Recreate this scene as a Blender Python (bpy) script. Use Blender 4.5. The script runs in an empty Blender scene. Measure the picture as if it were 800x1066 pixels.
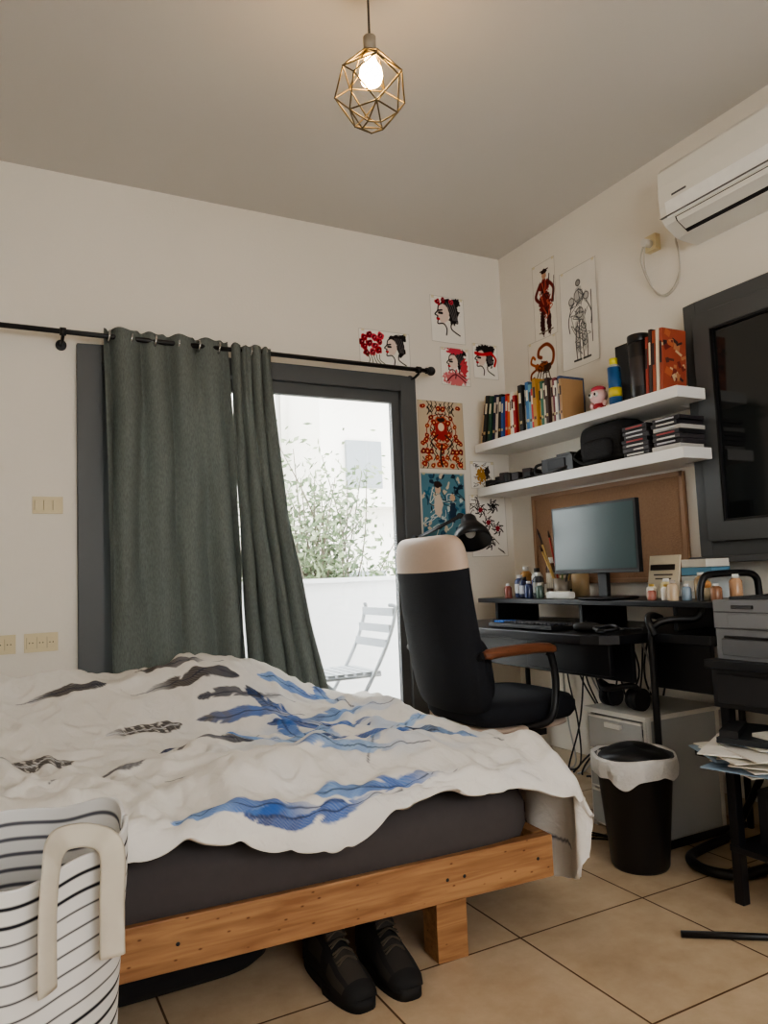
import bpy, math, random
import numpy as np
from mathutils import Vector, Matrix, Euler
random.seed(7); rng=np.random.RandomState(5)
pi=math.pi
# ------------------------------------------------------------------ helpers
def lin(c):
    out=[]
    for v in c[:3]:
        v=v/255.0
        out.append(v/12.92 if v<=0.04045 else ((v+0.055)/1.055)**2.4)
    return out
def M(name,col,rough=.6,metal=0,var=0.0,vs=8,bump=0,bs=60,spec=.5,emit=None,es=0,coat=0):
    m=bpy.data.materials.new(name); m.use_nodes=True; nt=m.node_tree; b=nt.nodes['Principled BSDF']
    c=lin(col); b.inputs['Base Color'].default_value=(*c,1); b.inputs['Roughness'].default_value=rough
    b.inputs['Metallic'].default_value=metal; b.inputs['Specular IOR Level'].default_value=spec
    if coat: b.inputs['Coat Weight'].default_value=coat
    tc=nt.nodes.new('ShaderNodeTexCoord')
    if var>0:
        n=nt.nodes.new('ShaderNodeTexNoise'); n.inputs['Scale'].default_value=vs; n.inputs['Detail'].default_value=4
        nt.links.new(tc.outputs['Object'],n.inputs['Vector'])
        r=nt.nodes.new('ShaderNodeMix'); r.data_type='RGBA'
        r.inputs[6].default_value=(*[x*(1-var) for x in c],1); r.inputs[7].default_value=(*[min(1,x*(1+var)) for x in c],1)
        nt.links.new(n.outputs['Fac'],r.inputs[0]); nt.links.new(r.outputs[2],b.inputs['Base Color'])
    if bump>0:
        n=nt.nodes.new('ShaderNodeTexNoise'); n.inputs['Scale'].default_value=bs; n.inputs['Detail'].default_value=3
        nt.links.new(tc.outputs['Object'],n.inputs['Vector'])
        bn=nt.nodes.new('ShaderNodeBump'); bn.inputs['Strength'].default_value=bump; bn.inputs['Distance'].default_value=.01
        nt.links.new(n.outputs['Fac'],bn.inputs['Height']); nt.links.new(bn.outputs[0],b.inputs['Normal'])
    if emit:
        b.inputs['Emission Color'].default_value=(*lin(emit),1); b.inputs['Emission Strength'].default_value=es
    return m
_mc={}
def C(r,g,b,rough=.55):
    k=(r,g,b,rough)
    if k not in _mc: _mc[k]=M('paint_%d_%d_%d'%(r,g,b),(r,g,b),rough,var=.08,vs=30)
    return _mc[k]
def catmull(pts,n=8,closed=False):
    P=[Vector(p) for p in pts]; out=[]; N=len(P)
    rngi=range(N if closed else N-1)
    for i in rngi:
        if closed: a,b,c,d=P[(i-1)%N],P[i],P[(i+1)%N],P[(i+2)%N]
        else: a,b,c,d=P[max(i-1,0)],P[i],P[i+1],P[min(i+2,N-1)]
        for k in range(n):
            t=k/n; out.append(.5*((2*b)+(c-a)*t+(2*a-5*b+4*c-d)*t*t+(3*b-a-3*c+d)*t**3))
    if not closed: out.append(P[-1])
    return out
class B:
    def __init__(s): s.v=[];s.f=[];s.m=[];s.sm=[];s.mats=[]
    def mi(s,m):
        if m not in s.mats: s.mats.append(m)
        return s.mats.index(m)
    def add(s,vs,fs,mat,smooth=False):
        o=len(s.v); s.v+= [tuple(v) for v in vs]
        for i,f in enumerate(fs):
            s.f.append([a+o for a in f]); s.m.append(s.mi(mat[i] if isinstance(mat,list) else mat)); s.sm.append(smooth)
    def box(s,c,size,mat,R=None):
        c=Vector(c); hx,hy,hz=[a/2 for a in size]
        vs=[Vector((x,y,z)) for x in(-hx,hx) for y in(-hy,hy) for z in(-hz,hz)]
        if R is not None:
            R=R if isinstance(R,Matrix) else Euler(R).to_matrix(); vs=[R@v for v in vs]
        s.add([c+v for v in vs],[(0,1,3,2),(4,6,7,5),(0,4,5,1),(2,3,7,6),(0,2,6,4),(1,5,7,3)],mat)
    def bb(s,a,b,mat):
        s.box([(p+q)/2 for p,q in zip(a,b)],[abs(q-p) for p,q in zip(a,b)],mat)
    def cyl(s,p0,p1,r0,mat,r1=None,seg=20,caps=True):
        p0,p1=Vector(p0),Vector(p1); r1=r0 if r1 is None else r1
        d=(p1-p0).normalized(); a=d.orthogonal().normalized(); b=d.cross(a)
        vs=[]
        for p,r in((p0,r0),(p1,r1)):
            for i in range(seg):
                t=2*pi*i/seg; vs.append(p+a*r*math.cos(t)+b*r*math.sin(t))
        s.add(vs,[(i,(i+1)%seg,seg+(i+1)%seg,seg+i) for i in range(seg)],mat,True)
        if caps:
            s.add(vs[:seg],[tuple(reversed(range(seg)))],mat); s.add(vs[seg:],[tuple(range(seg))],mat)
    def tube(s,pts,r,mat,seg=10,closed=False,flat=1.0):
        P=[Vector(p) for p in pts]; N=len(P); vs=[]; pa=None
        for i,p in enumerate(P):
            if closed: t=(P[(i+1)%N]-P[i-1]).normalized()
            else: t=(P[min(i+1,N-1)]-P[max(i-1,0)]).normalized()
            if pa is None: a=t.orthogonal().normalized()
            else:
                a=pa-t*pa.dot(t); a=a.normalized() if a.length>1e-6 else t.orthogonal().normalized()
            pa=a; b=t.cross(a); rr=r[i] if isinstance(r,(list,tuple)) else r
            for k in range(seg):
                th=2*pi*k/seg; vs.append(p+a*rr*math.cos(th)+b*rr*flat*math.sin(th))
        fs=[]
        for i in range(N if closed else N-1):
            j=(i+1)%N
            for k in range(seg): fs.append((i*seg+k,i*seg+(k+1)%seg,j*seg+(k+1)%seg,j*seg+k))
        s.add(vs,fs,mat,True)
        if not closed: s.add(vs[:seg],[tuple(reversed(range(seg)))],mat); s.add(vs[-seg:],[tuple(range(seg))],mat)
    def lathe(s,c,prof,mat,seg=32,R=None,smooth=True,fn=None):
        c=Vector(c); vs=[]; fs=[]
        for (r,z) in prof:
            for k in range(seg):
                t=2*pi*k/seg; v=Vector((r*math.cos(t),r*math.sin(t),z))
                if fn: v=fn(v,t)
                if R is not None: v=R@v
                vs.append(c+v)
        for i in range(len(prof)-1):
            for k in range(seg): fs.append((i*seg+k,i*seg+(k+1)%seg,(i+1)*seg+(k+1)%seg,(i+1)*seg+k))
        s.add(vs,fs,mat,smooth)
    def sph(s,c,r,mat,seg=20,rings=12,R=None):
        r=(r,r,r) if not isinstance(r,(tuple,list)) else r
        prof=[(math.sin(pi*i/rings),-math.cos(pi*i/rings)) for i in range(rings+1)]
        def fn(v,t): return Vector((v.x*r[0],v.y*r[1],v.z*r[2]))
        s.lathe(c,prof,mat,seg,R,True,fn)
    def pad(s,c,w,h,t,mat,R=None,n=4,seg=48,matfn=None,warp=None,edge=.12):
        c=Vector(c); prof=[(0,.5),(.5,.5),(1-edge*1.4,.47),(1-edge*.4,.36),(1,.15),(1,-.15),(1-edge*.4,-.36),(1-edge*1.4,-.47),(.5,-.5),(0,-.5)]
        vs=[];loc=[]
        for sc,zz in prof:
            for k in range(seg):
                th=2*pi*k/seg; ct,st=math.cos(th),math.sin(th)
                x=math.copysign(abs(ct)**(2/n),ct)*w/2; y=math.copysign(abs(st)**(2/n),st)*h/2
                if sc<.6: x*=sc; y*=sc
                elif sc<1: ins=(1-sc)*min(w,h)/2; x*=(1-2*ins/w); y*=(1-2*ins/h)
                v=Vector((x,y,zz*t)); loc.append(v.copy())
                if warp: v=warp(v)
                if R is not None: v=(R if isinstance(R,Matrix) else Euler(R).to_matrix())@v
                vs.append(c+v)
        fs=[];ml=[]
        for i in range(len(prof)-1):
            for k in range(seg):
                f=(i*seg+k,(i+1)*seg+k,(i+1)*seg+(k+1)%seg,i*seg+(k+1)%seg); fs.append(f)
                if matfn: ml.append(matfn(sum((loc[a] for a in f),Vector())/4))
        s.add(vs,fs,ml if matfn else mat,True)
    def prism(s,poly,axis,a,b,mat,smooth=False):
        def mk(p,t):
            return {'y':(p[0],t,p[1]),'z':(p[0],p[1],t),'x':(t,p[0],p[1])}[axis]
        n=len(poly); vs=[mk(p,a) for p in poly]+[mk(p,b) for p in poly]
        s.add(vs,[(i,(i+1)%n,n+(i+1)%n,n+i) for i in range(n)],mat,smooth)
        s.add(vs,[tuple(reversed(range(n))),tuple(range(n,2*n))],mat)
    def obj(s,name,bevel=0,seg=2,sub=0,loc=None):
        me=bpy.data.meshes.new(name); me.from_pydata(s.v,[],s.f); me.update()
        for m in s.mats: me.materials.append(m)
        me.polygons.foreach_set('material_index',s.m); me.polygons.foreach_set('use_smooth',s.sm)
        import bmesh
        bm=bmesh.new(); bm.from_mesh(me); bmesh.ops.remove_doubles(bm,verts=bm.verts,dist=1e-6); bmesh.ops.recalc_face_normals(bm,faces=bm.faces); bm.to_mesh(me); bm.free()
        o=bpy.data.objects.new(name,me); bpy.context.collection.objects.link(o)
        if bevel:
            md=o.modifiers.new('bevel','BEVEL'); md.width=bevel; md.segments=seg; md.limit_method='ANGLE'; md.angle_limit=math.radians(50)
        return o
def smst(a,b,x):
    t=np.clip((x-a)/(b-a),0,1); return t*t*(3-2*t)
_perm=rng.permutation(256); _ang=rng.rand(256)*2*pi
def pn(x,y,seed=0):
    x=np.asarray(x,float);y=np.asarray(y,float)
    xi=np.floor(x).astype(int);yi=np.floor(y).astype(int);xf=x-xi;yf=y-yi
    def g(ix,iy,dx,dy):
        h=_ang[_perm[(_perm[(ix+seed*17)%256]+iy)%256]]; return np.cos(h)*dx+np.sin(h)*dy
    u=xf*xf*xf*(xf*(xf*6-15)+10);v=yf*yf*yf*(yf*(yf*6-15)+10)
    a=g(xi,yi,xf,yf);b=g(xi+1,yi,xf-1,yf);c=g(xi,yi+1,xf,yf-1);d=g(xi+1,yi+1,xf-1,yf-1)
    return (a*(1-u)+b*u)*(1-v)+(c*(1-u)+d*u)*v
def grid_obj(name,X,Y,Z,mat,col=None,smooth=True):
    nr,nc=X.shape
    co=np.stack([X,Y,Z],-1).reshape(-1,3)
    idx=np.arange(nr*nc).reshape(nr,nc)
    fs=np.stack([idx[:-1,:-1],idx[:-1,1:],idx[1:,1:],idx[1:,:-1]],-1).reshape(-1,4)
    me=bpy.data.meshes.new(name); me.from_pydata(co.tolist(),[],fs.tolist()); me.update()
    me.polygons.foreach_set('use_smooth',[smooth]*len(fs))
    if col is not None:
        at=me.color_attributes.new('Col','FLOAT_COLOR','POINT')
        c=np.ones((nr*nc,4)); c[:,:3]=col.reshape(-1,3); at.data.foreach_set('color',c.ravel())
    me.materials.append(mat)
    o=bpy.data.objects.new(name,me); bpy.context.collection.objects.link(o); return o
def M_attr(name,rough=.8,weave=0,bump=0):
    m=bpy.data.materials.new(name); m.use_nodes=True; nt=m.node_tree; b=nt.nodes['Principled BSDF']
    a=nt.nodes.new('ShaderNodeAttribute'); a.attribute_name='Col'; nt.links.new(a.outputs['Color'],b.inputs['Base Color'])
    b.inputs['Roughness'].default_value=rough; b.inputs['Specular IOR Level'].default_value=.2
    if bump:
        tc=nt.nodes.new('ShaderNodeTexCoord'); n=nt.nodes.new('ShaderNodeTexNoise'); n.inputs['Scale'].default_value=26; n.inputs['Detail'].default_value=4; n.inputs['Distortion'].default_value=1.2
        nt.links.new(tc.outputs['Object'],n.inputs['Vector'])
        bn=nt.nodes.new('ShaderNodeBump'); bn.inputs['Strength'].default_value=bump; bn.inputs['Distance'].default_value=.01
        nt.links.new(n.outputs['Fac'],bn.inputs['Height']); nt.links.new(bn.outputs[0],b.inputs['Normal'])
    return m
# ------------------------------------------------------------------ materials
H=2.785
m_wall=M('wall_plaster',(232,226,215),.85,var=.02,vs=2,bump=.12,bs=90)
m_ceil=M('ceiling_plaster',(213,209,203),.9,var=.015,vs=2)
m_black=M('black_metal',(20,20,23),.4,var=.1)
m_blackp=M('black_plastic',(24,24,27),.45,var=.1)
m_blackw=M('black_desk_laminate',(24,25,30),.35,var=.15,vs=12)
m_frame=M('aluminium_frame_gray',(86,88,89),.5,var=.05)
m_white=M('white_laminate',(240,238,234),.5)
m_whitep=M('white_plastic',(226,224,216),.45)
m_cream=M('cream_plastic',(218,204,166),.45)
m_chrome=M('chrome',(190,190,190),.25,1)
def wood(name,c1,c2,scale=6,axis=0,rough=.55):
    m=bpy.data.materials.new(name); m.use_nodes=True; nt=m.node_tree; b=nt.nodes['Principled BSDF']
    tc=nt.nodes.new('ShaderNodeTexCoord'); mp=nt.nodes.new('ShaderNodeMapping'); sc=[scale*4]*3; sc[axis]=scale*.25; mp.inputs['Scale'].default_value=sc
    n=nt.nodes.new('ShaderNodeTexNoise'); n.inputs['Scale'].default_value=2.2; n.inputs['Detail'].default_value=6; n.inputs['Distortion'].default_value=.6
    r=nt.nodes.new('ShaderNodeValToRGB'); r.color_ramp.elements[0].position=.35; r.color_ramp.elements[1].position=.68
    r.color_ramp.elements[0].color=(*lin(c1),1); r.color_ramp.elements[1].color=(*lin(c2),1)
    nt.links.new(tc.outputs['Object'],mp.inputs[0]); nt.links.new(mp.outputs[0],n.inputs['Vector']); nt.links.new(n.outputs['Fac'],r.inputs[0])
    v=nt.nodes.new('ShaderNodeTexVoronoi'); mp2=nt.nodes.new('ShaderNodeMapping'); s2=[9]*3; s2[axis]=4.5; mp2.inputs['Scale'].default_value=s2
    nt.links.new(tc.outputs['Object'],mp2.inputs[0]); nt.links.new(mp2.outputs[0],v.inputs['Vector'])
    r2=nt.nodes.new('ShaderNodeValToRGB'); r2.color_ramp.elements[0].position=.05; r2.color_ramp.elements[1].position=.13
    r2.color_ramp.elements[0].color=(.25,.12,.05,1); r2.color_ramp.elements[1].color=(1,1,1,1)
    nt.links.new(v.outputs['Distance'],r2.inputs[0])
    mx=nt.nodes.new('ShaderNodeMix'); mx.data_type='RGBA'; mx.blend_type='MULTIPLY'; mx.inputs[0].default_value=.8
    nt.links.new(r.outputs[0],mx.inputs[6]); nt.links.new(r2.outputs[0],mx.inputs[7]); nt.links.new(mx.outputs[2],b.inputs['Base Color'])
    b.inputs['Roughness'].default_value=rough
    return m
m_pine=wood('pine_wood',(142,98,64),(180,136,94))
m_arm=wood('armrest_wood',(100,60,40),(134,86,60),10,0,.35)
m_floor=bpy.data.materials.new('floor_tiles'); m_floor.use_nodes=True
nt=m_floor.node_tree; b=nt.nodes['Principled BSDF']; b.inputs['Roughness'].default_value=.22
tc=nt.nodes.new('ShaderNodeTexCoord'); mp=nt.nodes.new('ShaderNodeMapping'); mp.inputs['Location'].default_value=(1.31/.46,1.63/.46,0); mp.inputs['Scale'].default_value=(1/.46,1/.46,1)
br=nt.nodes.new('ShaderNodeTexBrick'); br.offset=0; br.squash=1; br.inputs['Scale'].default_value=1; br.inputs['Brick Width'].default_value=1; br.inputs['Row Height'].default_value=1
br.inputs['Mortar Size'].default_value=.007; br.inputs['Mortar Smooth'].default_value=.3
br.inputs['Color1'].default_value=(*lin((206,184,156)),1); br.inputs['Color2'].default_value=(*lin((213,192,165)),1); br.inputs['Mortar'].default_value=(*lin((112,90,70)),1)
n=nt.nodes.new('ShaderNodeTexNoise'); n.inputs['Scale'].default_value=5; n.inputs['Detail'].default_value=8; n.inputs['Roughness'].default_value=.65
r=nt.nodes.new('ShaderNodeValToRGB'); r.color_ramp.elements[0].color=(.72,.67,.60,1); r.color_ramp.elements[1].color=(1.05,1.03,1,1); r.color_ramp.elements[0].position=.3; r.color_ramp.elements[1].position=.7
mx=nt.nodes.new('ShaderNodeMix'); mx.data_type='RGBA'; mx.blend_type='MULTIPLY'; mx.inputs[0].default_value=.8
L=nt.links.new
L(tc.outputs['Object'],mp.inputs[0]); L(mp.outputs[0],br.inputs['Vector']); L(tc.outputs['Object'],n.inputs['Vector']); L(n.outputs['Fac'],r.inputs[0])
L(br.outputs['Color'],mx.inputs[6]); L(r.outputs[0],mx.inputs[7]); L(mx.outputs[2],b.inputs['Base Color'])
bn=nt.nodes.new('ShaderNodeBump'); bn.inputs['Strength'].default_value=.5; bn.inputs['Distance'].default_value=.003; bn.invert=True
L(br.outputs['Fac'],bn.inputs['Height']); L(bn.outputs[0],b.inputs['Normal'])
m_glass=bpy.data.materials.new('window_glass'); m_glass.use_nodes=True; nt=m_glass.node_tree; nt.nodes.clear()
o=nt.nodes.new('ShaderNodeOutputMaterial'); t=nt.nodes.new('ShaderNodeBsdfTransparent'); g=nt.nodes.new('ShaderNodeBsdfGlossy'); g.inputs['Roughness'].default_value=.02
t.inputs[0].default_value=(.96,.98,.98,1); x=nt.nodes.new('ShaderNodeMixShader'); x.inputs[0].default_value=.05
nt.links.new(t.outputs[0],x.inputs[1]); nt.links.new(g.outputs[0],x.inputs[2]); nt.links.new(x.outputs[0],o.inputs[0])
m_tr=bpy.data.materials.new('translucent_plastic'); m_tr.use_nodes=True; nt=m_tr.node_tree; p_=nt.nodes['Principled BSDF']; p_.inputs['Base Color'].default_value=(*lin((228,230,228)),1); p_.inputs['Roughness'].default_value=.3
t=nt.nodes.new('ShaderNodeBsdfTransparent'); x=nt.nodes.new('ShaderNodeMixShader'); x.inputs[0].default_value=.5
nt.links.new(p_.outputs[0],x.inputs[1]); nt.links.new(t.outputs[0],x.inputs[2]); nt.links.new(x.outputs[0],nt.nodes['Material Output'].inputs[0])
m_curt=bpy.data.materials.new('curtain_fabric'); m_curt.use_nodes=True; nt=m_curt.node_tree; nt.nodes.clear()
o=nt.nodes.new('ShaderNodeOutputMaterial'); d=nt.nodes.new('ShaderNodeBsdfDiffuse'); tr=nt.nodes.new('ShaderNodeBsdfTranslucent'); x=nt.nodes.new('ShaderNodeMixShader'); x.inputs[0].default_value=.30
tc=nt.nodes.new('ShaderNodeTexCoord'); mp=nt.nodes.new('ShaderNodeMapping'); mp.inputs['Scale'].default_value=(260,260,60); n=nt.nodes.new('ShaderNodeTexNoise'); n.inputs['Scale'].default_value=1; n.inputs['Detail'].default_value=2
r=nt.nodes.new('ShaderNodeValToRGB'); r.color_ramp.elements[0].color=(*lin((118,124,121)),1); r.color_ramp.elements[1].color=(*lin((137,143,139)),1); r.color_ramp.elements[0].position=.3; r.color_ramp.elements[1].position=.7
nt.links.new(tc.outputs['Object'],mp.inputs[0]); nt.links.new(mp.outputs[0],n.inputs['Vector']); nt.links.new(n.outputs['Fac'],r.inputs[0]); nt.links.new(r.outputs[0],d.inputs[0]); nt.links.new(r.outputs[0],tr.inputs[0])
nt.links.new(d.outputs[0],x.inputs[1]); nt.links.new(tr.outputs[0],x.inputs[2]); nt.links.new(x.outputs[0],o.inputs[0])
# ------------------------------------------------------------------ room shell
XL=-3.45; YF=-4.6
b=B(); b.bb((XL-.15,YF-.12,-.12),(.15,.12,0),m_floor); b.obj('floor')
b=B(); b.bb((XL-.15,YF-.12,H),(.15,.12,H+.12),m_ceil); b.obj('ceiling')
b=B(); b.bb((XL-.15,0,0),(-2.27,.12,H),m_wall); b.bb((-.61,0,0),(.15,.12,H),m_wall); b.bb((-2.27,0,2.03),(-.61,.12,H),m_wall); b.obj('wall_back')
b=B(); b.bb((0,YF,0),(.15,0,H),m_wall); b.obj('wall_right')
b=B(); b.bb((XL-.15,YF,0),(XL,0,H),m_wall); b.obj('wall_left')
wx0,wx1,wz0_,wz1_=-2.9,-.85,.97,2.28
b=B(); b.bb((XL-.15,YF-.12,0),(wx0,YF,H),m_wall); b.bb((wx1,YF-.12,0),(.15,YF,H),m_wall); b.bb((wx0,YF-.12,0),(wx1,YF,wz0_),m_wall); b.bb((wx0,YF-.12,wz1_),(wx1,YF,H),m_wall); b.obj('wall_front')  # unseen wall behind camera; opening invented and sized to control fill light
b=B()
for a,q in(((wx0,YF-.09,wz0_),(wx0+.05,YF-.03,wz1_)),((wx1-.05,YF-.09,wz0_),(wx1,YF-.03,wz1_)),((wx0,YF-.09,wz0_),(wx1,YF-.03,wz0_+.05)),((wx0,YF-.09,wz1_-.05),(wx1,YF-.03,wz1_)),(((wx0+wx1)/2-.03,YF-.09,wz0_),((wx0+wx1)/2+.03,YF-.03,wz1_))): b.bb(a,q,m_frame)
b.obj('added_fill_window',.003)  # frame of the added opening that lets in fill light, out of view
b=B(); b.bb((-.61,-.012,0),(-.0,-.0,.08),C(205,190,165)); b.bb((XL,-.012,0),(-2.27,0,.08),C(205,190,165)); b.obj('baseboard_back')
b=B(); b.bb((-.012,YF,0),(0,-.012,.08),C(205,190,165)); b.obj('baseboard_right')
# ---- sliding balcony door
b=B(); y0,y1=-.03,.09
b.bb((-2.27,y0,0),(-2.17,y1,2.03),m_frame); b.bb((-.70,y0,0),(-.61,y1,2.03),m_frame); b.bb((-2.17,y0,1.95),(-.70,y1,2.03),m_frame); b.bb((-2.17,y0,0),(-.70,y1,.04),m_frame)
def panel(x0,x1,ya,yb):
    z0,z1=.04,1.95
    b.bb((x0,ya,z0),(x0+.06,yb,z1),m_frame); b.bb((x1-.045,ya,z0),(x1,yb,z1),m_frame); b.bb((x0+.06,ya,z1-.06),(x1-.045,yb,z1),m_frame); b.bb((x0+.06,ya,z0),(x1-.045,yb,z0+.08),m_frame)
    b.bb((x0+.06,(ya+yb)/2-.003,z0+.08),(x1-.045,(ya+yb)/2+.003,z1-.06),m_glass)
panel(-1.46,-.70,-.005,.03); panel(-2.17,-1.41,.04,.075)
b.box((-.722,-.012,1.0),(.02,.015,.14),m_black)
b.obj('door_1',.004)
# ---- right wall window
b=B(); wy0,wy1,wz0,wz1=-2.36,-1.27,1.02,2.06
m_dglass=M('dark_window_glass',(28,31,33),.07,spec=.7)
def fr(y0,y1,z0,z1,w,x0,x1,m):
    b.bb((x0,y0,z0),(x1,y0+w,z1),m); b.bb((x0,y1-w,z0),(x1,y1,z1),m); b.bb((x0,y0+w,z1-w),(x1,y1-w,z1),m); b.bb((x0,y0+w,z0),(x1,y1-w,z0+w),m)
fr(wy0,wy1,wz0,wz1,.06,-.04,-.0,m_frame)
fr(wy0+.06,wy1-.06,wz0+.06,wz1-.06,.075,-.065,-.01,m_frame)
b.bb((-.045,wy0+.135,wz0+.135),(-.012,wy1-.135,wz1-.135),m_dglass)
fr(wy0+.132,wy1-.132,wz0+.132,wz1-.132,.012,-.06,-.04,m_black)
b.bb((-.085,wy0-.02,wz0-.025),(0,wy1+.02,wz0),m_frame)
b.obj('window_1',.004)
# ---- balcony & outside
m_ext=M('balcony_render',(220,221,223),.9,var=.02); m_extb=M('facade_render',(228,223,214),.9,var=.03)
b=B(); b.bb((XL-1,.12,-.15),(1.6,1.65,-.02),C(190,185,178)); b.obj('balcony_floor')
b=B(); b.bb((XL-1,1.5,-.02),(1.6,1.65,.96),m_ext); b.bb((XL-1,1.47,.96),(1.6,1.68,.99),m_ext); b.bb((1.45,.12,-.02),(1.6,1.5,.96),m_ext); b.obj('balcony_parapet')
b=B(); b.bb((-9,15,-6),(3.6,20,5.6),m_extb); b.bb((4.0,12,-6),(14,18,11),m_extb)
mwi=C(140,145,148)
for zz in(-1.2,1.8,4.0):
    for xx in(-6,-3.4,-.6,1.9):
        b.bb((xx,14.9,zz),(xx+.9,15.0,zz+1.1),mwi); b.bb((xx-.1,14.8,zz-.12),(xx+1.0,15,zz-.02),m_extb)
for zz in(0,3,6):
    b.bb((4.6,11.9,zz),(5.5,12,zz+1.1),mwi); b.bb((4.4,11.2,zz-.5),(5.9,12,zz-.1),m_extb)
b.bb((2.9,14.5,3.0),(3.5,14.95,3.5),C(180,180,178)); b.cyl((3.75,14,-6),(3.75,14,8),.06,C(170,168,162))
b.obj('apartment_building')
b=B(); b.bb((-60,2.5,-6.3),(60,80,-6),C(150,150,140)); b.obj('street_ground')
# tree
b=B(); mt=C(96,88,76,.9); ml=[C(92,108,76,.8),C(118,130,98,.8),C(78,94,66,.8),C(136,146,118,.8)]
tc0=Vector((.72,4.5,1.05))
b.tube(catmull([(1.1,4.7,-6),(1.0,4.6,-3),(.9,4.5,-.6),(.8,4.5,.5)]),.07,mt)
R2=random.Random(3)
for i in range(92):
    a=R2.uniform(0,2*pi); rr=R2.uniform(.3,1.2); hh=R2.uniform(-1.2,1.4)
    rr*=math.sqrt(max(.15,1-(hh/1.7)**2)); st=Vector((.8,4.5,R2.uniform(-.9,.6))); en=tc0+Vector((math.cos(a)*rr-.05,math.sin(a)*rr,hh))
    mid=(st+en)/2+Vector((R2.uniform(-.2,.2),R2.uniform(-.2,.2),.15)); pts=catmull([st,mid,en],5); b.tube(pts,[.013*(1-.07*k) for k in range(len(pts))],mt,seg=5)
    for k in range(140 if hh<.5 else 75):
        t=R2.uniform(.3,1.05); p=st.lerp(mid,min(1,t*2)) if t<.5 else mid.lerp(en,(t-.5)*2)
        p=p+Vector((R2.gauss(0,.15),R2.gauss(0,.15),R2.gauss(0,.13)))
        d=Vector((R2.gauss(0,1),R2.gauss(0,1),R2.gauss(0,1))).normalized(); e=d.orthogonal().normalized(); l=R2.uniform(.06,.12); w=l*.27
        b.add([p,p+d*l*.5+e*w,p+d*l,p+d*l*.5-e*w],[(0,1,2,3)],R2.choice(ml))
b.obj('tree')
# balcony folding chair (faces -x)
b=B(); mw=C(164,168,172,.4); cx,cy=-.86,.52
for sy in(-.19,.19):
    b.tube(catmull([(cx-.2,cy+sy,-.01),(cx+.02,cy+sy,.3),(cx+.2,cy+sy,.60),(cx+.27,cy+sy,.80),(cx+.25,cy+sy*.8,.83)],6),.011,mw)
    b.tube([(cx+.25,cy+sy*.85,-.01),(cx+.0,cy+sy*.85,.3),(cx-.19,cy+sy*.85,.46)],.011,mw)
    b.tube([(cx-.2,cy+sy*.92,.455),(cx+.17,cy+sy*.92,.455)],.010,mw)
for i in range(7): b.box((cx-.18+i*.055,cy,.47),(.04,.36,.012),mw)
for z in(.62,.70,.79): b.box((cx+.205+(z-.62)*.3,cy,z),(.012,.38,.045),mw)
b.tube([(cx-.2,cy-.18,.02),(cx-.2,cy+.18,.02)],.01,mw)
b.obj('folding_chair')
# ------------------------------------------------------------------ curtains
def curtain(name,x_top,x_bot,z_top,z_bot,nf,amp,seed,power=1.0,ybase=-.1):
    ns,nz=260,90
    s=np.linspace(0,1,ns)[None,:]; k=np.linspace(0,1,nz)[:,None]
    Z=z_top+(z_bot-z_top)*k+0*s
    kk=k**power
    X=(x_top[0]+(x_top[1]-x_top[0])*s)*(1-kk)+(x_bot[0]+(x_bot[1]-x_bot[0])*s)*kk
    ph=2*pi*nf*(s+.10*pn(s*3,k*1.5,seed))
    A=amp*(.75+.6*pn(s*4,k*2+5,seed+1)*2)
    Y=ybase+A*np.sin(ph)+.010*pn(s*14,k*3,seed+2)+.012*pn(s*6,k*7,seed+4)
    X=X+.4*A*np.cos(ph)*1+.012*pn(s*9,k*4,seed+3)*k
    Z=Z+.004*np.sin(ph*2)*(k<.02)
    o=grid_obj(name,X,Y,Z,m_curt)
    md=o.modifiers.new('s','SOLIDIFY'); md.thickness=.0012
    return o
curtain('curtain',(-2.18,-1.63),(-2.15,-1.57),2.085,.56,4.5,.028,3,ybase=-.10)
curtain('curtain',(-1.63,-1.43),(-1.585,-1.19),2.07,.44,4.5,.026,9,1.7,ybase=-.115)
b=B()
b.cyl((XL+.05,-.1,2.05),(-.585,-.1,2.05),.011,m_black)
b.sph((-.555,-.1,2.05),.024,m_black); b.cyl((-.585,-.1,2.05),(-.57,-.1,2.05),.016,m_black)
for xx in(-.63,-2.33):
    b.tube([(xx,-.002,2.02),(xx,-.06,2.02),(xx,-.1,2.03)],.007,m_black); b.cyl((xx,-.012,2.02),(xx,-.0,2.02),.022,m_black); b.cyl((xx-.012,-.1,2.05),(xx+.012,-.1,2.05),.017,m_black)
for xx in(-2.15,-2.06,-1.96,-1.86,-1.77,-1.68,-1.6,-1.53,-1.46):
    ring=[(xx+.003*math.sin(t*2*pi/20),-.1+.024*math.cos(t*2*pi/20),2.05+.024*math.sin(t*2*pi/20)) for t in range(20)]; b.tube(ring,.005,m_chrome,8,True)
b.obj('curtain_rod')
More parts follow.
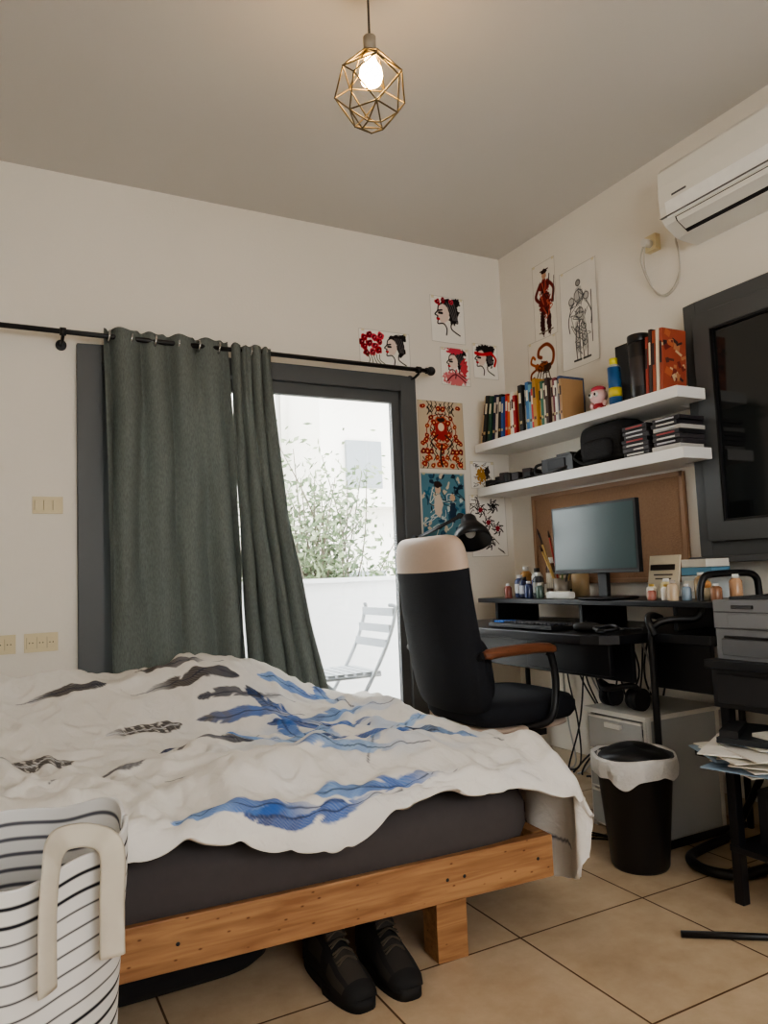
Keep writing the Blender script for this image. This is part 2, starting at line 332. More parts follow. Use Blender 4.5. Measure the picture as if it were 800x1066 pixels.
# ------------------------------------------------------------------ wall switches
def plate(name,x0,x1,z0,z1,kind):
    b=B(); b.bb((x0,-.009,z0),(x1,0,z1),m_cream); w=x1-x0; n=3
    for i in range(n):
        cx=x0+w*(.2+.3*i); 
        b.box((cx-w*.13,-.0095,(z0+z1)/2),(.001,.002,(z1-z0)*.6),C(120,105,80))
        if kind=='sw': b.box((cx,-.012,(z0+z1)/2),(w*.24,.008,(z1-z0)*.62),m_cream,R=(.08,0,0))
        else:
            b.box((cx,-.010,(z0+z1)/2),(w*.24,.004,(z1-z0)*.6),m_cream)
            for q in(-.006,.006): b.cyl((cx+q,-.013,(z0+z1)/2),(cx+q,-.005,(z0+z1)/2),.0025,m_black,seg=8)
    b.obj(name,.0015)
plate('light_switch',-2.44,-2.325,1.305,1.375,'sw')
plate('power_outlet',-2.47,-2.345,.745,.82,'o'); plate('power_outlet',-2.62,-2.50,.745,.82,'o')
# ------------------------------------------------------------------ air conditioner
b=B(); ya,yb=-1.335,-2.15
prof=[(0,2.595),(-.15,2.60),(-.185,2.592),(-.205,2.57),(-.212,2.50),(-.21,2.42),(-.20,2.375)]
prof2=prof+[(-.185,2.355),(-.12,2.315),(-.06,2.31),(0,2.31)]
b.prism(prof2,'y',ya,yb,m_whitep)
b.prism([(-.214,2.435),(-.203,2.372),(-.199,2.372),(-.21,2.435)],'y',ya-.03,yb,C(240,240,236))
b.prism([(-.196,2.368),(-.188,2.352),(-.128,2.317),(-.126,2.322)],'y',ya-.06,yb+.06,m_blackp)
b.prism([(-.2,2.362),(-.192,2.345),(-.15,2.322),(-.148,2.326),(-.188,2.35)],'y',ya-.07,yb+.07,m_whitep)
b.box((-.2125,ya-.10,2.452),(.002,.07,.008),C(90,90,92))
b.prism([(-.2135,2.378),(-.2135,2.38),(-.19,2.38),(-.19,2.378)],'y',ya,yb,C(120,120,118))
b.obj('air_conditioner',.004)
b=B(); b.bb((-.03,-1.15,2.37),(0,-1.09,2.44),m_cream); b.cyl((-.07,-1.12,2.40),(-.03,-1.12,2.40),.017,m_whitep)
mcb=C(196,190,178)
b.tube(catmull([(-.065,-1.12,2.40),(-.06,-1.09,2.33),(-.02,-1.10,2.22),(-.015,-1.17,2.15),(-.015,-1.24,2.19),(-.015,-1.255,2.30),(-.02,-1.25,2.38),(-.04,-1.335,2.42)],8),.004,mcb,8)
b.tube(catmull([(-.065,-1.12,2.39),(-.05,-1.10,2.30),(-.012,-1.09,2.24),(-.012,-1.13,2.17),(-.012,-1.2,2.165),(-.012,-1.25,2.24),(-.012,-1.245,2.36)],8),.0035,mcb,8)
b.obj('power_plug_with_cable')
# ------------------------------------------------------------------ posters
m_post=M_attr('printed_paper',.75)
class Cv:
    def __init__(s,w,h,bg,res=.0022):
        s.w,s.h=w,h; s.nx=int(w/res)+1; s.ny=int(h/res)+1
        s.X,s.Y=np.meshgrid(np.linspace(0,1,s.nx),np.linspace(0,1,s.ny)); s.asp=h/w
        s.c=np.zeros((s.ny,s.nx,3)); s.c[:]=lin(bg)
        s.c*= (1+.03*pn(s.X*5,s.Y*5*s.asp))[...,None]
    def blend(s,m,col): s.c=s.c*(1-m[...,None])+np.array(lin(col))*m[...,None]
    def line(s,pts,w,col,sm=True):
        P=pts
        if sm and len(pts)>2: P=[(v.x,v.y) for v in catmull([(p[0],p[1],0) for p in pts],6)]
        D=np.full(s.X.shape,9.)
        for (a,b_),(c,d) in zip(P[:-1],P[1:]):
            ax,ay=a,b_*s.asp; bx,by=c,d*s.asp; px,py=s.X,s.Y*s.asp
            dx,dy=bx-ax,by-ay; L2=dx*dx+dy*dy+1e-9; t=np.clip(((px-ax)*dx+(py-ay)*dy)/L2,0,1)
            D=np.minimum(D,np.hypot(px-ax-t*dx,py-ay-t*dy))
        s.blend(1-smst(w*.7,w*1.3,D),col)
    def blob(s,x,y,rx,ry,col,n=.0,seed=0,rot=0):
        dx=s.X-x; dy=(s.Y-y)*s.asp; c,q=math.cos(rot),math.sin(rot); u=(dx*c+dy*q)/rx; v=(-dx*q+dy*c)/ry
        r=np.hypot(u,v)+n*pn(s.X*14+seed*3,s.Y*14*s.asp,seed)*2
        s.blend(1-smst(.88,1.08,r),col)
    def ring(s,x,y,r,w,col):
        s.line([(x+r*math.cos(a*pi/9),y+r*math.sin(a*pi/9)/s.asp) for a in range(19)],w,col,False)
    def place(s,name,plane,a,b_,z0,z1,off=.0015,curl=.004,sheet=True):
        if sheet:
            e=np.minimum(np.minimum(s.X,1-s.X)*s.w,np.minimum(s.Y,1-s.Y)*s.h); s.blend((e<.0024)*.55,(150,142,130))
            for x in(.08,.92): s.blend(((np.abs(s.X-x)*s.w<.009)&((1-s.Y)*s.h<.014))*.6,(214,200,150))
        u=a+(b_-a)*s.X; z=z0+(z1-z0)*s.Y; cc=off+curl*(s.X-.5)**2*4*(1-s.Y)
        if plane=='b': return grid_obj(name,u,-cc,z,m_post,s.c)
        return grid_obj(name,-cc,u,z,m_post,s.c)
K=(30,26,28)
def rose(c,x,y,r,seed):
    col=[(176,28,44),(150,20,38),(205,60,80)][seed%3]
    c.blob(x,y,r,r,col,.22,seed); c.ring(x,y,r*.5,r*.12,(90,10,22)); c.line([(x-r*.3,y),(x,y+r*.4/c.asp),(x+r*.3,y-r*.1/c.asp)],r*.12,(90,10,22)); c.blob(x+r*.2,y+r*.2,r*.2,r*.15,(226,120,130))
def profile(c,cx,cy,r,seed=0):
    A=c.asp
    pts=[(cx-.10*r,cy+.95*r/A),(cx-.55*r,cy+.65*r/A),(cx-.66*r,cy+.25*r/A),(cx-.88*r,cy-.02*r/A),(cx-.66*r,cy-.12*r/A),(cx-.74*r,cy-.3*r/A),(cx-.66*r,cy-.42*r/A),(cx-.66*r,cy-.66*r/A),(cx-.2*r,cy-.62*r/A),(cx+.05*r,cy-.95*r/A),(cx+.0*r,cy-1.4*r/A)]
    c.blob(cx-.2*r,cy+.1*r/A,.5*r,.68*r,(228,208,196),.05,seed)
    c.line(pts,.05*r,K)
    c.line([(cx-.58*r,cy+.28*r/A),(cx-.3*r,cy+.34*r/A)],.06*r,K); c.line([(cx-.55*r,cy+.12*r/A),(cx-.3*r,cy+.12*r/A)],.09*r,K)
    c.blob(cx-.62*r,cy-.32*r/A,.14*r,.1*r,(190,30,44))
    c.line([(cx+.45*r,cy-.5*r/A),(cx+.45*r,cy-.95*r/A),(cx+1.1*r,cy-1.35*r/A)],.05*r,K)
def hair(c,cx,cy,r,seed):
    A=c.asp
    c.blob(cx+.25*r,cy+.75*r/A,.75*r,.45*r,K,.25,seed,.2); c.blob(cx+.65*r,cy+.15*r/A,.45*r,.8*r,K,.25,seed+1); c.blob(cx+.9*r,cy+1.0*r/A,.35*r,.3*r,K,.3,seed+2)
    for i in range(4): c.line([(cx+.1*r+.2*r*i,cy+.9*r/A),(cx+.4*r+.15*r*i,cy+.3*r/A),(cx+.6*r+.1*r*i,cy-.3*r/A)],.025*r,(110,104,106))
paper=(241,237,229)
R1=random.Random(2)
c=Cv(.30,.185,paper,.002)
hair(c,.68,.52,.21,1); profile(c,.68,.52,.21)
for i,(x,y) in enumerate([(.1,.75),(.2,.85),(.3,.78),(.1,.5),(.2,.6),(.31,.55),(.4,.68),(.14,.32),(.26,.36),(.38,.42),(.05,.62),(.42,.85)]):
    rose(c,x,y,.066,i)
for i in range(5): c.line([(.15+.06*i,.3),(.2+.05*i,.15),(.18+.08*i,.04)],.007,(60,80,50))
c.place('rose_portrait_drawing','b',-.92,-.62,2.085,2.27)
c=Cv(.22,.26,paper,.002); hair(c,.45,.6,.36,2); profile(c,.45,.6,.36); rose(c,.22,.87,.08,0); rose(c,.38,.92,.07,1); rose(c,.62,.9,.07,2); c.place('ink_portrait_drawing','b',-.48,-.26,2.25,2.51)
c=Cv(.19,.21,paper,.002); c.blob(.5,.2,.42,.22,(214,120,124),.3,6); hair(c,.5,.6,.32,4); profile(c,.5,.6,.32); c.blob(.5,.93,.3,.1,(200,66,84),.35,2); c.blob(.8,.5,.12,.25,(196,70,80),.4,3); c.line([(.2,.1),(.5,.3),(.85,.1)],.02,(120,40,50)); c.place('pink_portrait_drawing','b',-.43,-.24,2.015,2.225)
c=Cv(.17,.20,paper,.002); hair(c,.42,.56,.38,6); c.blob(.5,.82,.36,.2,K,.15,1); profile(c,.42,.56,.38); c.line([(.12,.72),(.4,.7),(.75,.76)],.055,(196,28,36)); c.line([(.75,.76),(.92,.6),(.86,.4)],.04,(196,28,36)); c.place('red_headband_portrait_drawing','b',-.215,-.045,2.07,2.27)
c=Cv(.29,.37,(206,188,162),.002)
K2=(48,34,32)
for rr in(.16,.24,.32): c.ring(.5,.56,rr,.010,(150,60,44))
for i in range(34):
    x,y=R1.uniform(.05,.5),R1.uniform(.04,.96)
    for xx in(x,1-x): c.line([(xx,y-.06),(xx+(.04 if xx<.5 else -.04),y),(xx,y+.05)],.009,K2)
for i in range(30):
    x,y=R1.uniform(.06,.5),R1.uniform(.05,.95); rr=R1.uniform(.038,.062); col=R1.choice([(178,48,34),(204,86,52),(140,30,30),(196,64,44)])
    for xx in(x,1-x): c.blob(xx,y,rr,rr,col,.25,i); c.ring(xx,y,rr*.6,.006,(80,20,20)); c.blob(xx,y,rr*.3,rr*.3,(232,180,120))
c.blob(.5,.56,.14,.2,(170,44,36),.1); c.blob(.5,.62,.07,.08,(232,208,184)); c.line([(.5,.36),(.46,.18),(.5,.04)],.018,K2); c.line([(.42,.5),(.28,.4),(.36,.3)],.012,K2); c.line([(.58,.5),(.72,.4),(.64,.3)],.012,K2); c.blob(.5,.72,.09,.04,K2,.2)
c.place('red_floral_poster','b',-.59,-.30,1.55,1.92)
c=Cv(.28,.35,(90,136,152),.002)
for i in range(46):
    x,y=R1.uniform(.03,.97),R1.uniform(.03,.97); c.blob(x,y,R1.uniform(.03,.10),R1.uniform(.02,.05),R1.choice([(196,210,208),(44,84,110),(52,108,136),(206,196,174),(120,168,178),(30,52,70)]),.6,i,R1.uniform(0,3))
for i in range(26):
    x,y=R1.uniform(.1,.9),R1.uniform(.1,.9); c.line([(x,y),(x+R1.uniform(-.2,.2),y+R1.uniform(-.1,.1)),(x+R1.uniform(-.2,.2),y+R1.uniform(-.15,.15))],.008,R1.choice([(20,30,44),(215,220,214),(30,60,80)]))
c.blob(.38,.5,.1,.22,(220,204,186),.15); c.blob(.38,.74,.07,.08,(214,184,160),.1); c.blob(.38,.82,.1,.06,(50,34,32),.2); c.blob(.7,.4,.08,.2,(40,60,82),.2); c.blob(.7,.62,.06,.07,(210,180,150),.1)
for e in([(0,0),(1,0)],[(0,1),(1,1)],[(0,0),(0,1)],[(1,0),(1,1)]): c.line(e,.018,(226,222,212))
c.place('teal_mural_poster','b',-.59,-.31,1.18,1.53)
def scrib(c,n,cols,seed,w=.008,xr=(.1,.9),yr=(.08,.92)):
    R=random.Random(seed)
    for i in range(n):
        x,y=R.uniform(*xr),R.uniform(*yr); c.line([(x,y),(x+R.uniform(-.14,.14),y+R.uniform(-.08,.08)),(x+R.uniform(-.16,.16),y+R.uniform(-.1,.1)),(x+R.uniform(-.12,.12),y+R.uniform(-.12,.12))],w,R.choice(cols))
c=Cv(.24,.34,paper,.002); 
for i,(x,y) in enumerate([(.3,.75),(.65,.82),(.5,.55),(.25,.4),(.75,.45),(.5,.22)]):
    for k in range(7):
        a=k*pi/3.5+i; c.line([(x,y),(x+.1*math.cos(a+.3),y+.1*math.sin(a+.3)/c.asp),(x+.16*math.cos(a),y+.16*math.sin(a)/c.asp)],.014,K)
    c.blob(x,y,.06,.06,[(150,40,50),(40,36,38)][i%2],.3,i); c.ring(x,y,.10,.008,(80,70,72))
scrib(c,14,[(60,50,52)],5); c.place('ink_flower_drawing','b',-.285,-.045,1.075,1.415)
c=Cv(.16,.14,paper,.002); scrib(c,14,[(60,56,56)],8); c.blob(.45,.5,.2,.25,(176,130,60),.5); c.blob(.7,.6,.1,.2,(60,50,44),.4,3); c.place('small_ink_sketch','b',-.27,-.11,1.45,1.60)
c=Cv(.18,.44,(234,228,217),.002)
c.blob(.5,.45,.26,.42,(116,34,30),.2,2); c.blob(.5,.68,.24,.22,(128,36,32),.15,4)
c.blob(.36,.2,.1,.42,(66,28,28),.15,5); c.blob(.64,.2,.1,.42,(66,28,28),.15,6); c.blob(.52,.82,.1,.13,(196,152,124),.1); c.blob(.52,.87,.13,.08,(50,28,26),.2); c.line([(.36,.885),(.7,.885)],.02,(50,28,26))
c.line([(.32,.72),(.12,.58),(.3,.48)],.055,(110,36,30)); c.line([(.68,.72),(.9,.6),(.82,.44)],.055,(110,36,30)); c.line([(.88,.42),(.95,.75)],.015,(70,64,62)); scrib(c,12,[(56,20,20),(190,90,70)],3,.016,(.32,.68),(.3,.72))
c.line([(.2,.085),(.8,.085)],.02,(120,110,100)); c.place('red_warrior_drawing','r',-.29,-.47,2.21,2.62)
c=Cv(.26,.51,(232,227,218),.002)
for (x,y,rx,ry) in[(.5,.70,.13,.18),(.5,.52,.12,.14),(.41,.3,.06,.34),(.61,.3,.06,.34),(.3,.66,.07,.12),(.7,.66,.07,.12)]: c.blob(x,y,rx,ry,(190,186,180),.15,3)
c.blob(.5,.83,.055,.07,(150,146,142)); c.ring(.5,.83,.06,.009,(60,60,62))
for (x,y,r_) in[(.5,.7,.12),(.3,.67,.07),(.7,.67,.07),(.5,.53,.1),(.41,.38,.05),(.61,.38,.05),(.41,.22,.05),(.61,.22,.05)]: c.ring(x,y,r_,.008,(64,64,66))
for p in([(.3,.62),(.2,.48),(.22,.36)],[(.7,.62),(.82,.5),(.8,.38)],[(.38,.08),(.36,.25),(.42,.42)],[(.46,.08),(.47,.25),(.48,.42)],[(.56,.08),(.54,.25),(.53,.42)],[(.66,.08),(.68,.25),(.6,.42)],[(.82,.2),(.84,.7)]): c.line(p,.011,(60,60,62))
scrib(c,20,[(80,80,84),(110,110,112)],11,.007,(.35,.65),(.2,.78)); c.line([(.3,.07),(.48,.07)],.02,(70,70,70)); c.line([(.54,.07),(.74,.07)],.02,(70,70,70))
c.place('armor_sketch','r',-.50,-.76,1.99,2.50,curl=.012)
c=Cv(.23,.26,(234,227,215),.002)
c.line([(.62,.36),(.84,.42),(.88,.66),(.68,.84),(.42,.8),(.36,.66),(.46,.6)],.045,(136,62,26)); c.blob(.48,.4,.2,.11,(150,76,30),.15,2,.3); c.blob(.66,.34,.14,.09,(70,40,26),.2,2,.2); c.blob(.3,.44,.08,.07,(176,92,36),.1)
for i in range(5): c.line([(.38+.08*i,.36),(.30+.1*i,.22),(.22+.13*i,.1)],.016,(70,38,24))
c.line([(.26,.46),(.1,.56),(.16,.68),(.24,.62)],.032,(170,88,32)); c.line([(.26,.38),(.1,.32),(.08,.2),(.18,.22)],.032,(130,62,24)); scrib(c,6,[(50,28,20)],9,.01,(.3,.7),(.3,.5))
c.place('scorpion_drawing','r',-.22,-.45,1.965,2.215)
# ------------------------------------------------------------------ cork board
m_cork=M('cork',(150,118,92),.9,var=.2,vs=90,bump=.3,bs=200)
b=B(); b.bb((-.012,-1.18,.93),(0,-.21,1.37),m_cork); mfw=C(156,122,94)
for a,q in(((-.02,-1.19,1.365),(0,-.20,1.385)),((-.02,-1.19,.92),(0,-.20,.94)),((-.02,-1.19,.92),(0,-1.17,1.385)),((-.02,-.22,.92),(0,-.20,1.385))): b.bb(a,q,mfw)
b.obj('cork_board',.002)
# ------------------------------------------------------------------ shelves (notched round the window frame)
for zt,ye in((1.685,-1.39),(1.445,-1.40)):
    b=B(); b.prism([(0,-.03),(-.25,-.03),(-.25,ye),(-.09,ye),(-.09,-1.262),(0,-1.262)],'z',zt-.045,zt,m_white); b.obj('wall_shelf',.002)
b=B(); mp_=M('book_pages',(222,212,190),.9)
y=-.075; R3=random.Random(12)
bk=[((214,196,160),.020,.285,-.24),((28,30,30),.03,.28,-.22),((34,76,56),.026,.27,-.19),((30,34,68),.026,.27,-.17),((206,200,186),.02,.25,-.15),((20,20,22),.026,.26,-.12),((44,80,140),.020,.24,-.10),((188,44,34),.024,.25,-.08),((206,106,44),.02,.235,-.06),((230,216,186),.018,.24,-.04),((236,232,222),.024,.245,0),((160,30,36),.02,.22,0),((232,190,50),.024,.245,0),((28,26,28),.03,.265,0),((230,226,214),.02,.235,0),((60,110,160),.026,.27,0),((108,160,180),.022,.25,0),((196,60,60),.016,.22,0),((186,140,64),.026,.27,0),((216,170,92),.022,.24,0),((60,110,90),.02,.245,0),((196,186,164),.024,.23,0),((66,44,40),.02,.25,0),((216,206,190),.02,.235,0),((120,50,60),.02,.24,0),((230,226,216),.016,.22,0),((60,80,120),.018,.24,0),((176,140,100),.018,.22,0)]
for col,w,h,ln in bk:
    h*=.9; w*=.96
    mm=C(*col,.5); dd=R3.uniform(.13,.16); cy=y-w/2
    Rm=Euler((-ln,0,0)).to_matrix(); off=abs(ln)*w*.5
    cen=Vector((-.225+dd/2+R3.uniform(-.01,.01),cy,1.686+h/2*math.cos(ln)+off))
    b.box(cen,(dd,w,h),mm,Rm)
    b.box(cen+Rm@Vector((.004,0,.001)),(dd-.004,w*.8,h),mp_,Rm)
    b.box(cen+Rm@Vector((-dd/2-.0005,0,h*.22)),(.001,w*.6,h*.22),C(225,215,190) if sum(col)<380 else C(60,40,40),Rm)
    b.box(cen+Rm@Vector((-dd/2-.0005,0,-h*.3)),(.001,w*.6,h*.06),C(200,180,130) if sum(col)<380 else C(90,60,50),Rm)
    y-=w+.001+abs(ln)*.02
b.obj('row_of_books',.0015)
b=B(); tp=C(226,190,190); b.sph((-.2,-.925,1.75),(.035,.042,.038),tp); b.sph((-.2,-.925,1.70),(.026,.03,.024),C(160,40,50)); 
for q in(-.016,.016): b.sph((-.232,-.925+q,1.755),(.008,.012,.012),m_white); b.sph((-.239,-.925+q,1.755),(.004,.006,.007),m_black)
b.sph((-.2,-.925,1.782),(.03,.034,.016),C(190,60,80))
for q in(-.04,.04): b.sph((-.205,-.925+q,1.715),(.01,.012,.014),tp); b.sph((-.215,-.925+q*.4,1.69),(.014,.011,.008),tp)
b.obj('toy_figurine')
b=B(); b.box((-.085,-1.05,1.825),(.12,.13,.275),C(30,30,32)); b.box((-.085,-1.05,1.9635),(.11,.1,.004),mp_); b.box((-.085,-.972,1.79),(.12,.02,.205),C(46,56,52)); b.obj('black_binders',.003)
b=B(); b.cyl((-.21,-1.035,1.686),(-.21,-1.035,1.85),.028,C(40,90,140,.3)); b.cyl((-.21,-1.035,1.72),(-.21,-1.035,1.76),.0284,C(210,190,60,.3)); b.cyl((-.21,-1.035,1.85),(-.21,-1.035,1.865),.028,C(200,200,196,.3),r1=.015); b.cyl((-.21,-1.035,1.862),(-.21,-1.035,1.89),.017,C(230,220,60)); b.obj('spray_can')
b=B(); b.cyl((-.19,-1.165,1.686),(-.19,-1.165,1.92),.046,C(34,32,34,.35),seg=32); b.cyl((-.19,-1.165,1.92),(-.19,-1.165,1.955),.048,C(24,22,24,.3),seg=32); b.cyl((-.19,-1.165,1.73),(-.19,-1.165,1.86),.0465,C(58,52,52,.4),seg=32); b.obj('round_canister',.004)
b=B()
for i,(cc,hh) in enumerate([((150,52,36),.235),((60,44,40),.26),((166,80,50),.25),((226,212,190),.255),((166,80,56),.25)]):
    b.box((-.165,-1.236-i*.0185,1.6865+hh/2),(.135,.015,hh),C(*cc),R=(.06,0,0)); b.box((-.233,-1.236-i*.0185,1.6865+hh*.62),(.001,.009,hh*.35),C(236,220,190) if i%2 else C(44,30,30),R=(.06,0,0))
yl=-1.236-4*.0185-.0082
RR=random.Random(5)
for i in range(26):
    dx=RR.uniform(-.055,.055); dz=RR.uniform(.02,.235); sx=RR.uniform(.012,.04); sz=RR.uniform(.008,.03)
    b.box((-.165+dx,yl-(dz-.125)*.06-.0004*(1+i*.05),1.6865+dz),(sx,.0008,sz),C(*RR.choice([(60,36,36),(210,186,150),(190,104,66),(120,40,34),(90,50,44),(190,130,90)])),R=(.06,RR.uniform(-.6,.6),0))
b.obj('comic_books',.001)
b=B(); 
for i in range(7):
    yy=-.09-i*.055; b.box((-.16+.02*(i%2),yy,1.445+.02+.006*(i%3)),(.12,.05,.038+.012*(i%3)),C(30+8*(i%3),30,32),R=(0,0,.2*(i%3)))
b.tube(catmull([(-.22,-.1,1.455),(-.24,-.2,1.46),(-.21,-.3,1.452),(-.235,-.42,1.455),(-.2,-.5,1.46)],8),.006,m_blackp)
b.cyl((-.2,-.25,1.447),(-.2,-.25,1.50),.028,m_blackp); b.cyl((-.17,-.38,1.447),(-.17,-.38,1.485),.03,C(50,50,54,.3))
b.obj('camera_accessories',.004)
b=B(); b.box((-.15,-.64,1.485),(.13,.22,.078),m_blackp); b.box((-.15,-.66,1.53),(.08,.1,.02),m_blackp); b.box((-.218,-.64,1.49),(.006,.12,.045),C(34,34,38)); b.tube(catmull([(-.17,-.55,1.51),(-.22,-.5,1.50),(-.235,-.52,1.455),(-.235,-.66,1.452),(-.17,-.76,1.50)],8),.007,m_blackp); b.obj('black_pouch',.014,3)
b=B(); bm_=M('black_nylon',(24,24,27),.8,bump=.3,bs=120)
b.pad((-.13,-.93,1.541),.29,.19,.19,bm_,R=Euler((pi/2,0,pi/2)).to_matrix(),n=5,edge=.2); b.pad((-.235,-.93,1.51),.17,.09,.03,bm_,R=Euler((pi/2,0,pi/2)).to_matrix(),n=5,edge=.25)
b.tube(catmull([(-.15,-.8,1.56),(-.24,-.79,1.5),(-.245,-.86,1.456),(-.24,-.95,1.458)],8),.007,bm_)
b.obj('camera_bag')
b=B(); R4=random.Random(4)
for st,y0_,n_ in((0,-1.15,7),(1,-1.31,7)):
    for i in range(n_):
        b.box((-.165+R4.uniform(-.006,.006),y0_+R4.uniform(-.006,.006),1.4465+.009+i*.0185),(.14,.135,.0165),R4.choice([C(26,26,30),C(40,36,40),C(60,56,60),C(34,30,32),C(190,186,180)]),R=(0,0,R4.uniform(-.05,.05)))
        b.box((-.165-.0745,y0_,1.4465+.009+i*.0185),(.002,.09,.007),R4.choice([C(200,196,190),C(150,60,60),C(190,190,196)]))
b.obj('stack_of_discs',.001)
# ------------------------------------------------------------------ desk
b=B()
poly=[(-.04,-.15),(-.68,-.15),(-.68,-1.24),(-.655,-1.31),(-.60,-1.355),(-.46,-1.37),(-.45,-1.62),(-.04,-1.62)]
b.prism(poly,'z',.715,.75,m_blackw)
b.bb((-.52,-1.33,.57),(-.50,-.2,.715),m_blackw); b.bb((-.43,-1.60,.55),(-.41,-1.33,.715),m_blackw)
b.bb((-.62,-1.32,.60),(-.60,-.85,.712),m_blackw)
b.bb((-.40,-1.60,.84),(-.05,-.20,.862),m_blackw)
for yy in(-.3,-.9,-1.4): b.bb((-.36,yy-.01,.75),(-.10,yy+.01,.84),m_blackw)
leg=catmull([(-.50,-1.41,.0),(-.50,-1.41,.2),(-.50,-1.41,.6),(-.50,-1.41,.74),(-.485,-1.425,.785),(-.44,-1.46,.80),(-.38,-1.50,.80),(-.355,-1.51,.83),(-.35,-1.51,.90),(-.33,-1.515,.945),(-.28,-1.52,.955),(-.15,-1.54,.955),(-.10,-1.55,.94),(-.085,-1.55,.89),(-.085,-1.55,.75)],6)
b.tube(leg,.0125,m_black,12)
b.tube(catmull([(-.50,-1.43,.745),(-.50,-1.40,.80),(-.46,-1.38,.815),(-.41,-1.38,.80)],6),.0125,m_black,12)
b.tube(catmull([(-.50,-.19,.0),(-.50,-.19,.3),(-.50,-.19,.715)],4),.0125,m_black,12)
for yy in(-.19,-1.41):
    b.tube([(-.66 if yy>-1 else -.50,yy,.014),(-.08,yy,.014)],.014,m_black,12); b.tube([(-.1,yy if yy>-1 else -1.45,.014),(-.1,yy if yy>-1 else -1.45,.715)],.0125,m_black,12)
b.obj('computer_desk',.003)
b=B(); m_scr=M('monitor_screen',(66,84,86),.22,spec=.5); zm=1.115
b.box((-.385,-1.035,zm),(.022,.485,.287),m_blackp); b.box((-.397,-1.035,zm+.004),(.002,.465,.261),m_scr); b.box((-.3965,-1.035,zm-.139),(.003,.485,.008),C(60,62,64)); b.box((-.36,-1.035,zm-.02),(.04,.24,.17),m_blackp)
b.box((-.345,-1.035,.96),(.02,.05,.20),m_blackp); b.pad((-.33,-1.035,.869),.17,.23,.013,m_blackp,n=5)
b.obj('computer_monitor',.004)
b=B(); b.box((-.57,-.82,.760),(.13,.42,.016),m_blackp,R=(0,.04,0))
for i in range(5):
    for j in range(17):
        b.box((-.62+i*.024,-.63-j*.0237,.774+(.003-i*.001)),(.018,.018,.008),C(46,110,200) if (j in(1,2,3) and i in(0,1,2,3)) else C(50,50,56))
b.obj('computer_keyboard',.0015)
b=B(); b.pad((-.56,-1.15,.7685),.06,.105,.036,m_blackp,R=Euler((0,0,.5)).to_matrix(),n=2.6,edge=.3); b.cyl((-.555,-1.16,.776),(-.565,-1.145,.79),.006,m_blackp); b.obj('computer_mouse')
b=B(); b.tube(catmull([(-.54,-1.2,.757),(-.48,-1.26,.757),(-.45,-1.18,.757),(-.43,-1.3,.757)],8),.004,m_blackp)
b.tube(catmull([(-.6,-1.28,.76),(-.57,-1.2,.766),(-.52,-1.24,.775),(-.55,-1.3,.768),(-.62,-1.27,.762)],8,True),.007,m_blackp,8,True); b.obj('headset_cable')
b=B(); lx,ly=-.55,-.26
b.cyl((lx,ly,.7505),(lx,ly,.775),.075,m_black); b.cyl((lx,ly,.775),(lx,ly,.80),.012,m_black)
j1=Vector((lx,ly,.80)); j2=Vector((-.73,-.17,1.17)); j3=Vector((-.60,-.38,1.265))
for o_ in(-.014,.014):
    oo=Vector((o_,o_*.5,o_*.6)); b.cyl(j1+oo,j2+oo,.005,m_black); b.cyl(j2+oo,j3+oo,.005,m_black)
b.cyl(j2-Vector((.02,.01,0)),j2+Vector((.02,.01,0)),.016,m_black); b.cyl(j3-Vector((.015,.01,0)),j3+Vector((.015,.01,0)),.014,m_black)
Rl=Euler((math.radians(-28),math.radians(12),0)).to_matrix()
hp=[(.0,.065),(.026,.065),(.036,.053),(.04,.024),(.058,.0),(.082,-.035),(.092,-.078),(.086,-.078),(.05,0),(.0,.02)]
b.lathe((-.58,-.425,1.205),hp,m_black,28,Rl); b.sph((-.58,-.425,1.18),.025,C(230,230,225)); b.cyl((-.58,-.415,1.26),j3,.006,m_black)
b.obj('desk_lamp')
def jar(name,x,y,z,r,h,col,lid=None,liq=None):
    b=B(); b.lathe((x,y,z),[(0,0),(r*.95,0),(r,h*.08),(r,h*.72),(r*.8,h*.8),(r*.45,h*.86),(r*.45,h*.88)],C(*col,.2),20); b.cyl((x,y,z+h*.84),(x,y,z+h),r*.5,C(*(lid or (235,235,230)),.4))
    if liq: b.cyl((x,y,z+h*.2),(x,y,z+h*.6),r*1.01,C(*liq,.5),caps=False)
    b.obj(name)
for (x,y,r,h,col,lid,liq) in[(-.30,-.42,.025,.11,(60,70,110),(230,230,230),(220,220,220)),(-.33,-.49,.024,.10,(40,46,80),(30,30,34),(200,204,214)),(-.30,-.56,.026,.12,(70,74,80),(235,235,235),(190,190,180)),(-.36,-.56,.02,.08,(50,60,100),(240,240,240),None),(-.24,-.48,.028,.14,(200,200,196),(40,40,44),(80,90,140)),(-.22,-.37,.03,.15,(160,120,70),(220,220,214),None),(-.36,-.64,.018,.07,(90,110,100),(235,235,230),None),(-.12,-.45,.03,.19,(90,60,40),(220,220,214),(220,210,190)),(-.12,-.55,.028,.17,(60,90,70),(40,40,40),(200,190,170)),(-.38,-.43,.018,.07,(130,70,60),(240,240,240),None)]:
    jar('paint_bottle',x,y,.8625,r,h,col,lid,liq)
b=B(); b.lathe((-.29,-.71,.8625),[(0,0),(.035,0),(.038,.09),(.034,.09),(.032,.005),(0,.005)],C(150,140,128,.3),24)
for i in range(13):
    a=i*.571; d=Vector((math.cos(a)*.3,math.sin(a)*.4,1)).normalized(); p=Vector((-.29,-.71,.87))+Vector((d.x*.02,d.y*.02,0)); L_=.22+.03*(i%4)
    b.cyl(p,p+d*L_,.004,C(*[(200,170,110),(180,60,50),(120,150,90),(40,44,60),(220,190,120)][i%5]),seg=8); b.cyl(p+d*L_,p+d*(L_+.03),.006,C(70,50,40),r1=.002,seg=8)
